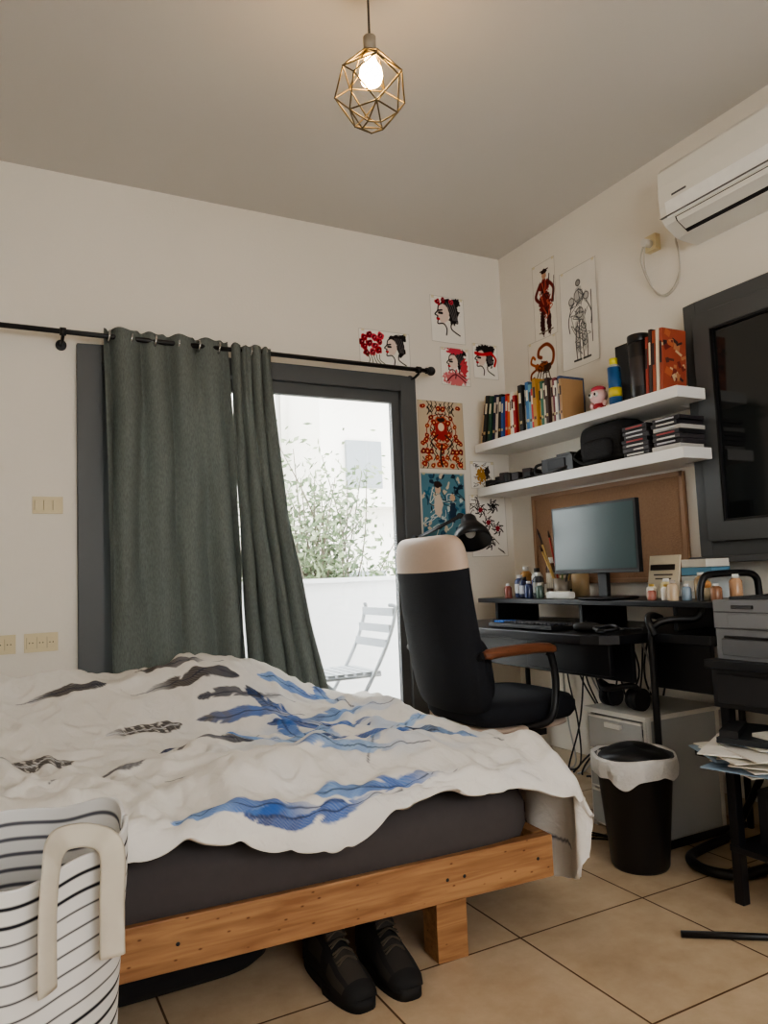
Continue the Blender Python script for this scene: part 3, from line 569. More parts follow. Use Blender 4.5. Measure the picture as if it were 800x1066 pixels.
b.obj('brush_holder_jar')
b=B(); b.lathe((-.13,-.66,.8625),[(0,0),(.04,0),(.042,.12),(.038,.12),(.036,.005),(0,.005)],C(186,160,120,.3),24)
for i in range(8):
    a=i*.8; d=Vector((math.cos(a)*.15,math.sin(a)*.2,1)).normalized(); p=Vector((-.13,-.66,.87)); b.cyl(p,p+d*(.26+.03*(i%3)),.004,C(*[(210,180,120),(110,120,60),(60,60,66)][i%3]),seg=8)
b.obj('pencil_holder_jar')
b=B(); b.pad((-.37,-.79,.8795),.05,.16,.033,C(226,226,220),n=4); b.obj('tissue_pack')
for i,(x,y,r,h,col,lid) in enumerate([(-.33,-1.27,.02,.06,(220,214,200),(200,170,90)),(-.375,-1.31,.016,.045,(170,110,96),(240,240,240)),(-.30,-1.315,.022,.08,(222,208,160),(235,235,230)),(-.36,-1.365,.018,.06,(236,232,224),(200,170,90)),(-.375,-1.41,.02,.075,(206,184,156),(200,190,180)),(-.35,-1.45,.017,.06,(140,160,176),(240,240,240)),(-.27,-1.45,.024,.10,(180,154,116),(220,220,216)),(-.33,-1.56,.02,.06,(140,100,76),(230,230,226)),(-.25,-1.58,.022,.09,(190,150,116),(240,240,236))]):
    jar('small_bottle',x,y,.8625,r,h,col,lid)
b=B()
Rg=Euler((0,.18,0)).to_matrix()
b.box((-.23,-1.245,.948),(.008,.15,.17),C(232,220,194),Rg)
b.box((-.2345,-1.245,.985),(.002,.12,.022),C(50,44,40),Rg)
for i in range(4): b.box((-.2305,-1.245,.955-.016*i),(.0125,.09-.012*i,.005),C(90,80,70),Rg)
b.obj('printed_sign')
b=B(); b.box((-.16,-1.385,.905),(.12,.13,.085),C(206,214,216)); b.box((-.16,-1.385,.965),(.12,.13,.03),C(100,150,176),R=(0,0,.1)); b.box((-.16,-1.385,.9965),(.12,.12,.03),C(226,222,210),R=(0,0,-.08)); b.box((-.2215,-1.385,.91),(.004,.1,.04),C(240,240,236)); b.obj('stacked_boxes',.002)
b=B(); b.sph((-.30,-1.50,.886),.023,C(236,220,190),); b.sph((-.30,-1.50,.918),.015,C(210,150,90)); b.cyl((-.30,-1.5,.8622),(-.30,-1.5,.868),.02,C(230,220,200)); b.obj('small_figurine')
# ------------------------------------------------------------------ office chair (faces +x)
b=B(); m_fab=M('chair_fabric_black',(27,29,36),.85,var=.15,vs=60,bump=.25,bs=220); m_beige=M('chair_beige_leather',(200,178,160),.5,var=.04,vs=10,bump=.1,bs=50)
cy0=-.81
lean=math.radians(8); ex=Vector((0,-1,0)); ey=Vector((-math.sin(lean),0,math.cos(lean))); ez=Vector((math.cos(lean),0,math.sin(lean)))
Rb=Matrix((ex,ey,ez)).transposed()
cB=Vector((-1.03,cy0,.80)); rows=72; segs=48; vs=[];fs=[];ml_=[]
for i in range(rows+1):
    v=-math.cos(pi*i/rows); vv=abs(v); hw=.245*max(0,(1-vv**9))**(1/7)*(1-.05*max(0,v)); th_=.085*max(0,(1-vv**9))**(1/3)*(1+.12*smst(.45,.6,v))
    for k in range(segs):
        a=2*pi*k/segs; ca,sa=math.cos(a),math.sin(a)
        x_=hw*math.copysign(abs(ca)**.5,ca); z_=th_/2*math.copysign(abs(sa)**.6,sa)
        kk=x_/.24; vs.append(cB+Rb@Vector((x_,v*.345,z_+.035*kk*kk-.02*math.cos(v*1.4))))
for i in range(rows):
    vm=-math.cos(pi*(i+.5)/rows)
    for k in range(segs):
        fs.append((i*segs+k,i*segs+(k+1)%segs,(i+1)*segs+(k+1)%segs,(i+1)*segs+k)); ml_.append(m_beige if vm>.60 else m_fab)
b.add(vs,fs,ml_,True)
def wb(v):
    k=(v.x/.24); return Vector((v.x,v.y,v.z+.035*k*k))
b.pad((-.955,cy0,.62),.42,.28,.06,m_fab,R=Rb,n=4,warp=wb,edge=.2)
b.pad((-.74,cy0,.455),.50,.49,.11,m_fab,n=4.5,seg=64,edge=.16)
b.pad((-.76,cy0,.395),.46,.45,.03,m_beige,n=4.5,seg=64)
b.bb((-.90,cy0-.14,.34),(-.62,cy0+.14,.385),m_blackp); b.box((-.97,cy0,.40),(.16,.07,.02),m_blackp,R=(0,.3,0))
b.cyl((-.76,cy0,.12),(-.76,cy0,.36),.025,m_black); b.cyl((-.76,cy0,.10),(-.76,cy0,.2),.035,m_blackp)
for i in range(5):
    a=math.radians(5+72*i); d=Vector((math.cos(a),math.sin(a),0)); c0=Vector((-.76,cy0,0))
    b.tube([c0+d*.02+Vector((0,0,.125)),c0+d*.18+Vector((0,0,.11)),c0+d*.31+Vector((0,0,.085))],[.03,.024,.018],m_blackp,10)
    e=Vector((-d.y,d.x,0)); p=c0+d*.31
    b.cyl(p+Vector((0,0,.05)),p+Vector((0,0,.09)),.008,m_black)
    for q in(-.018,.018): b.cyl(p+e*(q-.009)+Vector((0,0,.0285)),p+e*(q+.009)+Vector((0,0,.0285)),.0285,m_blackp)
    b.sph(p+Vector((0,0,.045)),(.03,.03,.022),m_blackp,12,8)
for sy in(-1,1):
    yy=cy0+sy*.275
    arm=catmull([(-1.0,yy,.692),(-.93,yy,.698),(-.84,yy,.70),(-.74,yy,.70),(-.67,yy,.692)],6)
    b.tube(arm,[.016]*2+[.022]*(len(arm)-4)+[.016]*2,m_arm,12,flat=.7)
    b.tube(catmull([(-.72,yy,.685),(-.69,yy,.665),(-.675,yy,.55),(-.71,yy,.43),(-.78,cy0+sy*.2,.395)],6),.015,m_blackp)
    b.tube([(-1.0,cy0+sy*.235,.68),(-1.0,yy,.69)],.014,m_blackp)
b.obj('office_chair')
# ------------------------------------------------------------------ printer & stand
b=B(); m_pg=M('printer_gray',(126,128,132),.5,var=.04); m_pd=M('printer_dark',(58,60,64),.5)
x0,x1,y0_,y1_=-.66,-.28,-2.20,-1.81
b.bb((x0,y0_,.7105),(x1,y1_,.80),m_pg); b.bb((x0-.006,y0_,.802),(x1,y1_,.885),m_pg); b.bb((x0+.03,y0_+.03,.885),(x1-.03,y1_-.03,.893),m_pd)
b.bb((x0-.009,y0_+.05,.806),(x0-.004,y1_-.05,.845),m_pg); b.bb((x0-.004,y0_+.02,.722),(x0+.002,y1_-.02,.77),C(100,102,106))
b.bb((x0-.005,y0_+.03,.772),(x0+.001,y1_-.03,.780),m_black); b.box((x0-.0085,y1_-.10,.865),(.006,.07,.010),C(60,62,66)); b.bb((x0-.007,y0_,.848),(x0,y1_,.851),m_pd)
b.obj('printer',.008,3)
b=B(); m_pb=m_blackw
b.bb((-.70,-2.26,.685),(-.22,-1.79,.71),m_pb); b.bb((-.68,-2.25,.57),(-.24,-1.80,.683),m_pb); b.bb((-.685,-2.23,.585),(-.68,-1.82,.67),C(36,36,40)); b.bb((-.692,-2.05,.62),(-.685,-1.99,.63),m_chrome)
b.bb((-.70,-2.25,.395),(-.24,-1.80,.415),m_pb); b.bb((-.66,-2.25,.15),(-.24,-1.80,.17),m_pb); b.bb((-.25,-2.25,.17),(-.24,-1.8,.57),m_pb)
for xx in(-.64,-.26):
    for yy in(-1.815,-2.235): b.bb((xx-.015,yy-.015,0),(xx+.015,yy+.015,.57),m_pb)
b.obj('printer_stand',.003)
b=B(); R6=random.Random(9)
for i in range(16):
    b.box((-.61+R6.uniform(-.06,.05),-1.93+R6.uniform(-.08,.07),.4165+.003+i*.0042),(.30,.21,.003),R6.choice([C(228,224,214),C(236,232,224),C(206,196,170),C(226,222,210),C(150,170,190)]),R=(0,0,R6.uniform(-.6,.6)))
b.box((-.62,-1.91,.494),(.24,.17,.016),C(40,44,48),R=(0,0,.3)); b.box((-.60,-2.02,.509),(.21,.15,.01),C(222,218,206),R=(0,.0,-.2)); b.box((-.68,-1.86,.513),(.16,.05,.02),C(30,30,33),R=(0,0,.5))
b.obj('pile_of_papers')
b=B(); b.bb((-.60,-2.2,.172),(-.28,-1.86,.33),C(34,34,38)); b.bb((-.604,-2.17,.19),(-.6,-1.89,.31),C(46,46,50)); b.obj('storage_box',.01)
b=B(); b.tube(catmull([(-.30,-1.72,.018),(-.42,-1.72,.018),(-.52,-1.70,.018),(-.56,-1.62,.018),(-.52,-1.53,.018),(-.42,-1.50,.02),(-.30,-1.50,.03)],8),.016,m_black,12); b.tube(catmull([(-.30,-1.72,.018),(-.28,-1.7,.1),(-.28,-1.68,.34)],6),.012,m_black); b.tube(catmull([(-.30,-1.5,.03),(-.28,-1.55,.1),(-.28,-1.68,.34)],6),.012,m_black)
b.box((-.32,-1.63,.36),(.28,.2,.03),m_blackp); b.obj('footrest_stand')
# ------------------------------------------------------------------ drawer unit, headphones
b=B()
ux0,ux1,uy0,uy1=-.50,-.12,-1.36,-1.06
for a,q in(((ux0,uy0,0),(ux1,uy0+.006,.44)),((ux0,uy1-.006,0),(ux1,uy1,.44)),((ux1-.006,uy0,0),(ux1,uy1,.44))): b.bb(a,q,m_tr)
for xx in(ux0,ux1-.02):
    for yy in(uy0-.002,uy1-.018): b.bb((xx,yy,0),(xx+.02,yy+.02,.44),m_whitep)
R8=random.Random(3)
for z0 in(.02,.16,.30):
    b.bb((ux0-.012,uy0+.015,z0),(ux0-.008,uy1-.015,z0+.125),m_tr); b.bb((ux0-.024,-1.25,z0+.09),(ux0-.012,-1.17,z0+.108),m_whitep); b.bb((ux0,uy0+.008,z0-.012),(ux1,uy1-.008,z0-.004),m_whitep)
    b.bb((ux0-.014,uy0+.015,z0+.118),(ux0-.006,uy1-.015,z0+.126),m_whitep)
    for j in range(9):
        h_=R8.uniform(.03,.09); xx=R8.uniform(ux0+.03,ux1-.1); yy=R8.uniform(uy0+.012,uy1-.09); b.bb((xx,yy,z0),(xx+R8.uniform(.04,.08),yy+R8.uniform(.03,.06),z0+h_),R8.choice([C(60,70,90),C(180,170,150),C(90,60,50),C(40,40,44),C(200,200,196),C(110,130,120)]))
b.bb((ux0-.015,uy0-.01,.435),(ux1+.01,uy1+.01,.452),m_whitep); b.obj('plastic_drawer_unit')
b=B(); hc=Vector((-.43,-1.19,.505))
for q in(-.075,.075):
    b.cyl(hc+Vector((0,q-.018,-.01)),hc+Vector((0,q+.018,-.01)),.042,m_blackp,seg=24); b.cyl(hc+Vector((0,q*.62-.008,-.01)),hc+Vector((0,q*.62+.008,-.01)),.038,C(44,44,48),seg=24)
b.tube(catmull([hc+Vector((0,-.08,.02)),hc+Vector((-.04,-.08,.045)),hc+Vector((-.09,0,.03)),hc+Vector((-.04,.08,.045)),hc+Vector((0,.08,.02))],8),.011,m_blackp)
b.obj('headphones')
b=B()
R7=random.Random(21)
for i in range(16):
    ys=-.45-.036*i; p=[(-.02,ys,.70),(-.03+R7.uniform(-.02,.01),ys+R7.uniform(-.12,.12),.5),(-.04,ys+R7.uniform(-.14,.14),.25),(-.05+R7.uniform(-.03,.01),ys*.95+R7.uniform(-.08,.08),.05),(-.08,ys*.85,.008)]
    b.tube(catmull(p,8),.0045,m_blackp if i%4 else C(190,188,184),6)
b.obj('cable_bundle')
b=B()
for i in range(3):
    p=[(-.545,-1.30,.006),(-.60,-1.22+.05*i,.006),(-.72,-1.10+.07*i,.006),(-.60,-.98+.02*i,.006)]
    b.tube(catmull(p,8),.0035,m_blackp,6)
b.obj('floor_cable')
# ------------------------------------------------------------------ bin
b=B(); bc=(-.665,-1.45,0)
b.lathe(bc,[(0,.0),(.088,0),(.094,.01),(.125,.345),(.131,.35),(.131,.365),(.123,.365),(.09,.02),(0,.02)],M('bin_black_plastic',(20,20,23),.38),40)
def rf(v,t):
    lo=max(0,(.372-v.z))/.06; k=1+.012*math.sin(11*t+1)+.02*lo*math.sin(5*t+.7)+.02*lo*math.sin(17*t)
    return Vector((v.x*k,v.y*k,v.z+.004*math.sin(3*t+1)-lo*(.012+.012*math.sin(2*t+.4)+.01*math.sin(5*t+2)+.006*math.sin(9*t))))
m_bag=M('white_plastic_bag',(222,220,216),.3,bump=.8,bs=45)
b.lathe(bc,[(.10,.30),(.122,.355),(.129,.368),(.135,.370),(.139,.360),(.140,.345),(.139,.33),(.137,.32),(.1355,.314)],m_bag,96,None,True,rf)
b.lathe(bc,[(0,.388),(.06,.386),(.10,.377),(.116,.367),(.12,.35)],m_blackp,40,None,True,lambda v,t:Vector((v.x,v.y,v.z+.008*math.sin(2*t))))
b.obj('trash_bin')
b=B(); b.tube([(-.95,-1.86,.010),(-.78,-1.99,.010),(-.66,-2.08,.010)],.009,m_black); b.obj('metal_rod')
# ------------------------------------------------------------------ bed
O=Vector((-1.23,-1.69,0)); th=math.radians(3.2)
e1=Vector((-math.cos(th),math.sin(th),0)); e2=Vector((math.sin(th),math.cos(th),0))
def bp(u,v,z): return O+e1*u+e2*v+Vector((0,0,z))
Rbed=Matrix((-e1,e2,Vector((0,0,1)))).transposed()
LU,LV=2.0,1.42
b=B()
def bbx(u0,u1,v0,v1,z0,z1,m): b.box(bp((u0+u1)/2,(v0+v1)/2,(z0+z1)/2),(abs(u1-u0),abs(v1-v0),abs(z1-z0)),m,Rbed)
bbx(0,LU,0,.035,.165,.275,m_pine); bbx(0,LU,LV-.035,LV,.165,.275,m_pine); bbx(0,.035,.036,LV-.036,.165,.275,m_pine); bbx(LU-.035,LU,.036,LV-.036,.165,.275,m_pine)
bbx(.04,LU-.04,LV/2-.03,LV/2+.03,.13,.20,m_pine)
for u in(.30,LU-.3):
    for v in(.08,LV/2,LV-.08): bbx(u-.045,u+.045,v-.04,v+.04,0,.2,m_pine)
for i in range(13): bbx(.08+i*.15,.17+i*.15,.036,LV-.036,.205,.225,m_pine)
for u in(.05,.28,.33,1.0): b.cyl(bp(u,-.0015,.22),bp(u,.003,.22),.005,m_black,seg=10)
b.obj('bed_frame',.004)
m_sheet=M('dark_gray_sheet',(74,69,69),.9,var=.08,vs=40,bump=.6,bs=9)
b=B(); b.pad(bp(LU/2,LV/2,.325),LU-.03,LV-.02,.19,m_sheet,R=Rbed,n=14,seg=160,edge=.045); b.obj('mattress')
# duvet
step=.0043
s=np.arange(-.38,1.62,step)[None,:]; t=np.arange(-.14,LV+.05,step)[:,None]
S=s+0*t; T=t+0*s
u=np.clip(S,0,LU); v=np.clip(T,0,LV)
def fold(x,y,seed,k=5.5):
    wx=x+.45*pn(x*.8,y*.8,seed+9); wy=y+.45*pn(x*.8+7,y*.8,seed+8)
    n=pn(wx,wy,seed); return 1/(1+(n*k)**2)
base=.446+.145*smst(.75,1.3,v)*smst(.10,.70,u)+.070*np.exp(-((u-.58)/.26)**2-((v-1.26)/.2)**2)
base+=.036*pn(S*2.0,T*2.0,1)+.022*pn(S*4.2,T*4.2,41)+.02*smst(.0,.2,v)
f1=fold(S*2.3+T*1.3,T*2.8-S*1.4,2,7); f2=fold(S*4.4+T*1.6,T*5.0-S*2.2,5,7.5); f4=fold(S*7-T*3,T*3.5+S*4.5,17,7); f3=fold(S*10+T*6,T*9-S*5,27,6); f5=fold(T*7+S*1.5,S*9-T*2,37,7)
msk=smst(-.2,.35,pn(S*1.6,T*1.6,12)+.12); msk2=smst(-.15,.30,pn(S*2.1+4,T*2.1,14))
base+=.030*f1*(.4+.6*msk)+.022*f2*(.4+.6*msk)+.013*f4*(.25+.75*msk2)+.005*f3*(.3+.7*msk)+.008*f5*(1-.6*msk2)
base+=.024*np.exp(-((T-.13)/.10)**2)*(1+1.4*pn(S*4,T*2,31))
base-=.02*(1-smst(0,.12,u))
over_r=np.maximum(0,-S)*(.94+.25*pn(T*3,T*0+3.3,4)*1.6)*(1-.35*smst(.3,1.3,T)); over_f=np.maximum(0,-T)*(.60+.8*pn(S*2.3,S*0+1.5,6)+.26*np.exp(-((S-.62)/.22)**2))*(1-.50*smst(.6,1.0,S))
over_f=np.clip(over_f,0,.2)
r_=.045
def bend(e):
    a=np.minimum(e/r_,pi/2); return r_*np.sin(a), r_*(1-np.cos(a))+np.maximum(0,e-r_*pi/2)
ox,dz1=bend(over_r); oy,dz2=bend(over_f)
rip=smst(.02,.15,dz1); ox=ox+.012+rip*(.026*np.sin(T*24+2*pn(T*4,S*2,3))+.024)
rip2=smst(.01,.08,dz2); oy=oy+.004+rip2*(.011*np.sin(S*21+3.5*pn(S*3,T*0,8))+.012)
drop=np.sqrt(dz1**2+dz2**2)
Zd=np.maximum(base-drop,.10+.0*S)
U=u-ox*(S<0); V=v-oy*(T<0); Zd=Zd-np.maximum(0,T-LV)*1.0
Xw=O.x+e1.x*U+e2.x*V; Yw=O.y+e1.y*U+e2.y*V
col=np.zeros(S.shape+(3,)); col[:]=lin((229,225,218))
def feather(u0,v0,ang,L_,W,c1,c2,bend_=.2,seed=0,dots=False,op=.95,flip=1):
    """one printed feather: quill at (u0,v0), vane with barbs and notches; c1 main colour, c2 tip/bands"""
    global col
    dx=S-u0; dy=T-v0; c_,s_=math.cos(ang),math.sin(ang)
    p=(dx*c_+dy*s_)/L_; q=(-dx*s_+dy*c_)-bend_*L_*(p*p-p*.6)
    pp=np.clip(p,1e-4,.9999); aq=np.abs(q); sd_=np.sign(q)
    barb=pp*L_-aq*.9
    vane=W*(np.clip((pp-.14)/.86,0,1)**.45)*(1-pp**5)**.7
    edge=1+.16*pn(barb*60,sd_*3.+seed,seed)
    m=(1-smst(.86,1.0,aq/np.maximum(vane*edge,1e-4)))*(p>.14)*(p<1)
    notch=smst(.26,.34,pn(barb*26+seed,sd_*7.+seed,seed+3))*smst(.25,.6,aq/np.maximum(vane,1e-4))
    m=m*(1-notch)
    band=smst(.25,.6,np.sin(barb*95+seed))
    fl=.5+.5*np.sin(barb*900)
    tip=smst(.45,.95,pp)
    A1=np.array(lin(c1));A2=np.array(lin(c2));WH=np.array(lin((214,214,214)))
    mixb=np.clip(tip*.8+.25*band,0,1)[...,None]
    cc=A1*(1-mixb)+A2*mixb
    down=(1-smst(.16,.42,pp))[...,None]*.75; cc=cc*(1-down)+WH*down
    if dots:
        dd=smst(.35,.6,np.sin(pp*L_*190))*smst(.3,.6,np.sin(aq*210+.5)**2)*(aq>.006)
        cc=cc*(1-dd[...,None])+np.array(lin((216,210,202)))*dd[...,None]
    a=np.clip(m*op*(.82+.18*fl),0,1)[...,None]; col=col*(1-a)+cc*a
    sp=((1-smst(.0012,.0034,aq))*(p>0)*(p<.97))[...,None]; col=col*(1-sp*.8)+np.array(lin((232,232,230) if dots else (50,56,72)))*sp*.8
BL=(58,104,178); LB=(120,160,212); DK=(26,34,58); GY=(92,90,96); SK=(150,182,220); BR=(58,48,46); NV=(34,62,120)
wash=np.exp(-((S-.36)/.32)**2-((T-.55)/.42)**2)*smst(-.15,.35,pn(S*7,T*7,33))*.6
col=col*(1-wash[...,None])+np.array(lin((158,186,222)))*wash[...,None]
feather(1.12,.86,2.8,.30,.048,BR,(30,26,28),.15,1,True); feather(1.45,.62,2.9,.28,.045,BR,(30,26,28),-.15,5,True)
feather(.98,1.12,3.0,.40,.05,BR,DK,.2,2); feather(.40,1.02,.15,.36,.042,GY,DK,-.2,3); feather(.62,1.22,.2,.34,.042,GY,BR,-.15,9)
feather(1.0,.55,2.9,.34,.036,GY,DK,.2,4); feather(1.25,.35,2.6,.32,.036,GY,(120,120,126),.2,14); feather(1.35,1.15,2.9,.3,.045,BR,DK,.2,15); feather(.98,.30,-2.9,.28,.034,BR,DK,-.2,16)
F=[(.50,.10,2.2,.46,.050,LB,BL),(.12,.30,.35,.42,.048,BL,NV),(.62,.42,2.6,.40,.046,LB,NV),(.16,.55,.75,.50,.054,BL,NV),(.42,.30,1.35,.56,.056,LB,BL),(.08,.78,.2,.44,.048,LB,NV),(.58,.78,-.5,.40,.046,BL,DK),(.12,1.00,.45,.42,.048,BL,LB),(.30,.12,.25,.46,.048,SK,BL),(.72,.62,3.3,.38,.042,SK,BL),(.34,.72,.95,.44,.050,BL,DK),(.06,.12,1.3,.40,.044,LB,DK),(.28,.44,2.4,.36,.038,SK,LB),(.40,.90,.2,.38,.042,BL,GY),(.70,.22,2.5,.34,.042,LB,NV),(.50,.60,.3,.34,.04,LB,BL),(.22,.85,1.4,.36,.04,SK,BL)]
for i,fv in enumerate(F): feather(fv[0],fv[1],fv[2],fv[3],fv[4],fv[5],fv[6],(-1)**i*.18,20+i)
for i,(a_,b_) in enumerate([(.28,-.015),(.46,-.045),(.62,-.035)]): feather(a_,b_,.04*(-1)**i,.40,.042,BL,NV if i%2 else LB,.03,50+i)
feather(-.32,.05,1.3,.46,.045,GY,DK,.1,70); feather(-.2,.5,1.5,.5,.045,GY,BL,.1,71)
m_duv=M_attr('duvet_cotton',.85,bump=.4)
dv=grid_obj('duvet',Xw,Yw,Zd,m_duv,col)
md=dv.modifiers.new('s','SOLIDIFY'); md.thickness=.012; md.offset=-1
# ------------------------------------------------------------------ shoes
def shoe(name,x,y,yaw,c1,c2,laces,K_=1.0,boot=0.0):
    b=B(); R=Euler((0,0,yaw)).to_matrix()*K_; o_=Vector((x,y,0))
    secs=[(-.145,.020,.030),(-.135,.036,.045),(-.11,.046,.056),(-.07,.050,.072),(-.03,.046,.09+boot*.2),(.01,.041,.108+boot*.6),(.04,.040,.12+boot),(.08,.040,.124+boot),(.12,.036,.12+boot),(.142,.026,.112+boot)]
    vs=[];fs=[];n=14
    for (yy,hw,hh) in secs:
        for k in range(n+1):
            a=pi*k/n; vs.append(o_+R@Vector((hw*math.cos(a)*(1 if math.sin(a)<.7 else .92),yy,.022+(hh-.022)*math.sin(a)**.75)))
    for i in range(len(secs)-1):
        for k in range(n): fs.append((i*(n+1)+k,i*(n+1)+k+1,(i+1)*(n+1)+k+1,(i+1)*(n+1)+k))
    c3=C(30,29,29,.8)
    mats=[c2 if ((f[0]//(n+1))<2 or (f[0]%(n+1)) in(0,n-1)) else (c3 if ((f[0]//(n+1)) in(4,7) or (f[0]%(n+1)) in(3,10)) else c1) for f in fs]
    b.add(vs,fs,mats,True); b.add(vs[:n+1],[tuple(range(n+1))],c2); b.add(vs[-n-1:],[tuple(range(n+1))],c1)
    out=[]
    for k in range(40):
        a=2*pi*k/40; yy=.15*math.sin(a)*1.0; hw=.052 if yy<0 else .044; out.append((hw*abs(math.cos(a))**.6*math.copysign(1,math.cos(a)),yy))
    vs=[o_+R@Vector((p[0],p[1],z)) for z in(0,.026) for p in out]; N=40
    b.add(vs,[(i,(i+1)%N,N+(i+1)%N,N+i) for i in range(N)],c2,True); b.add(vs,[tuple(reversed(range(N))),tuple(range(N,2*N))],c2)
    col_=[o_+R@Vector((.036*math.cos(a),.085+.055*math.sin(a),.115+boot+.012*math.sin(a))) for a in[2*pi*k/24 for k in range(24)]]; b.tube(col_,.011,c1,8,True)
    b.box(o_+R@Vector((0,.018,.118+boot*.9)),(.05,.06,.012),c1,R@Euler((.8,0,0)).to_matrix())
    b.pad(o_+R@Vector((0,.085,.114+boot)),.06,.09,.01,C(14,14,15),R=R,n=2.5)
    for i in range(5):
        yy=-.06+i*.018; z=.078+i*(.0105+boot*.2)
        b.tube(catmull([o_+R@Vector((-.026,yy,z-.006)),o_+R@Vector((0,yy+.004,z+.008)),o_+R@Vector((.026,yy+.010,z-.004))],5),.0024*K_,laces,6); b.tube(catmull([o_+R@Vector((.026,yy,z-.006)),o_+R@Vector((0,yy+.004,z+.009)),o_+R@Vector((-.026,yy+.010,z-.004))],5),.0024*K_,laces,6)
    return b.obj(name)
sd=C(22,21,21,.8)
shoe('hiking_boot',-1.83,-1.57,.06,C(58,52,46,.85),sd,C(80,70,58,.8),1.0,.012); shoe('hiking_boot',-1.70,-1.585,-.06,C(48,44,41,.85),sd,C(72,63,53,.8),1.0,.012)
b=B(); m_filler=M('dark_filler_fabric',(26,25,27),.9,bump=.4,bs=30)
b.pad((-2.20,-1.24,.06),.52,.42,.118,m_filler,n=5,seg=64,edge=.3); b.tube(catmull([(-2.34,-1.42,.07),(-2.31,-1.465,.10),(-2.18,-1.475,.105),(-2.07,-1.465,.10),(-2.04,-1.42,.07)],8),.010,m_filler); b.obj('underbed_dark_filler')  # bag-shaped dark filler, added so the space under the bed reads darker
b=B(); b.bb((-1.66,-1.10,0),(-1.42,-.75,.12),C(190,186,176)); b.obj('underbed_storage_box',.01)
# ------------------------------------------------------------------ laundry basket
m_str=M_attr('striped_canvas',.9)
kx,ky=-2.575,-1.945
HB=.59
na=200; hz=np.concatenate([np.linspace(0,HB,200),np.linspace(HB,.03,170)]); A=np.linspace(0,2*pi,na)[None,:]; Hh=hz[:,None]; inner=(np.arange(len(hz))>=200)[:,None]
rad=(.168+.016*(Hh/.56))-.006*inner+ .006*pn(A*2,Hh*5,2)*(Hh/.3) +.009*np.sin(A*3+1)*(Hh/.56)
Zb=Hh*(1+.025*np.sin(A*2+.5)+.015*np.sin(A*5))+.003
Xb=kx+rad*np.cos(A); Yb=ky+rad*np.sin(A)
stp=(np.abs(((Hh+.004)%.0265)-.013)<.0024)&(Hh>.02)&(Hh<HB-.015)
cb=np.zeros(Xb.shape+(3,)); cb[:]=lin((222,220,216)); cb[np.broadcast_to(stp,Xb.shape)]=lin((30,30,36)); cb[np.broadcast_to(inner&stp,Xb.shape)]=lin((96,96,102))
bo=grid_obj('laundry_basket',Xb,Yb,Zb,m_str,cb)
b=B(); strap=C(200,192,176,.9)
def hand(ang,half,up,inw,side):
    a=math.radians(ang); rd=Vector((math.cos(a),math.sin(a),0)); tn=Vector((-rd.y,rd.x,0)); c0=Vector((kx,ky,0))+rd*.197
    b.tube(catmull([c0-tn*half+Vector((0,0,HB-.16)),c0-tn*half+Vector((0,0,HB-.06)),c0-tn*half*.9+Vector((0,0,HB+.005)),c0-tn*half*.5+rd*-inw*.6+tn*side*.5+Vector((0,0,HB+.005+up*.8)),c0+rd*-inw+tn*side+Vector((0,0,HB+.005+up)),c0+tn*half*.7+rd*-inw*.7+tn*side*.8+Vector((0,0,HB+.005+up*.7)),c0+tn*half+Vector((0,0,HB)),c0+tn*half+Vector((0,0,HB-.08)),c0+tn*half+Vector((0,0,HB-.16))],8),.019,strap,10,flat=.2)
hand(-58,.056,.02,.05,.01); hand(125,.06,.09,.0,-.01)
hd=b.obj('handles'); hd.parent=bo
b=B(); b.lathe((kx,ky,0),[(0,.004),(.165,.004),(.165,.012),(0,.012)],C(220,216,208),40); q=b.obj('base'); q.parent=bo
md=bo.modifiers.new('s','SOLIDIFY'); md.thickness=.003
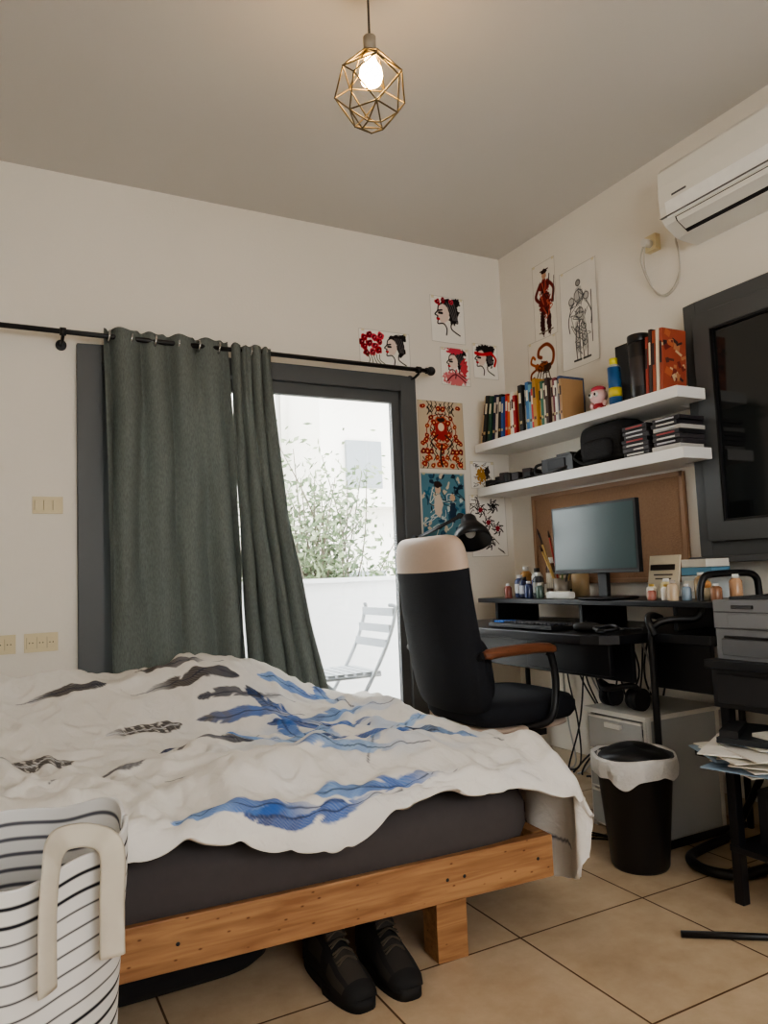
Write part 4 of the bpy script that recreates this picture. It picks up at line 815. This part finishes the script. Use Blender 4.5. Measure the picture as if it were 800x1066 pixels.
# ------------------------------------------------------------------ pendant lamp
b=B(); px,py,pz=-1.595,-1.501,2.44
m_brass=M('bronze_wire',(104,92,68),.4,.7)
b.cyl((px,py,H-.03),(px,py,H),.045,m_whitep); b.tube([(px,py,H-.02),(px,py,2.60)],.0035,C(60,56,52)); b.cyl((px,py,2.545),(px,py,2.60),.019,C(150,140,124),seg=24); b.cyl((px,py,2.535),(px,py,2.552),.024,m_brass,seg=24)
def ring(r,z,n,o): return [Vector((px+r*math.cos(2*pi*(k+o)/n),py+r*math.sin(2*pi*(k+o)/n),z)) for k in range(n)]
r1=ring(.03,2.548,5,0); r2=ring(.092,2.485,5,.5); r3=ring(.112,2.425,5,0); r4=ring(.075,2.355,5,.5); r5=ring(.032,2.32,5,0)
def ed(p,q): b.cyl(p,q,.0024,m_brass,seg=8,caps=False); b.sph(p,.003,m_brass,8,6)
for k in range(5):
    ed(r1[k],r1[(k+1)%5]); ed(r1[k],r2[k]); ed(r1[(k+1)%5],r2[k]); ed(r2[k],r3[k]); ed(r2[k],r3[(k+1)%5]); ed(r2[k],r2[(k+1)%5]); ed(r3[k],r4[k]); ed(r3[(k+1)%5],r4[k]); ed(r4[k],r5[k]); ed(r4[k],r5[(k+1)%5]); ed(r5[k],r5[(k+1)%5]); ed(r4[k],r4[(k+1)%5])
m_bulb=M('lit_bulb',(255,240,210),.3,emit=(255,206,134),es=88)
b.lathe((px,py,0),[(0,2.447),(.016,2.449),(.029,2.459),(.035,2.478),(.032,2.498),(.02,2.52),(.013,2.54)],m_bulb,24)
b.obj('pendant_lamp')
# ------------------------------------------------------------------ world & lights
w=bpy.data.worlds.new('World'); bpy.context.scene.world=w; w.use_nodes=True; nt=w.node_tree; bg=nt.nodes['Background']; bg.inputs[0].default_value=(.995,.993,.99,1); bg.inputs[1].default_value=7.6
try: bpy.context.scene.view_settings.look='AgX - Medium High Contrast'
except Exception as ex_: print(ex_)
# ------------------------------------------------------------------ camera
cam=bpy.data.cameras.new('camera'); co=bpy.data.objects.new('camera',cam); bpy.context.collection.objects.link(co); bpy.context.scene.camera=co
yaw,pitch,roll=math.radians(27.964),math.radians(4.796),math.radians(-2.285)
f=Vector((math.sin(yaw)*math.cos(pitch),math.cos(yaw)*math.cos(pitch),math.sin(pitch))); r=Vector((math.cos(yaw),-math.sin(yaw),0)); uu=r.cross(f)
r2_=r*math.cos(roll)+uu*math.sin(roll); u2_=-r*math.sin(roll)+uu*math.cos(roll)
mt_=Matrix((r2_,u2_,-f)).transposed().to_4x4(); mt_.translation=Vector((-2.593,-3.353,1.0)); co.matrix_world=mt_
cam.sensor_fit='HORIZONTAL'; cam.sensor_width=36; cam.lens=776.711/800*36; cam.clip_start=.05
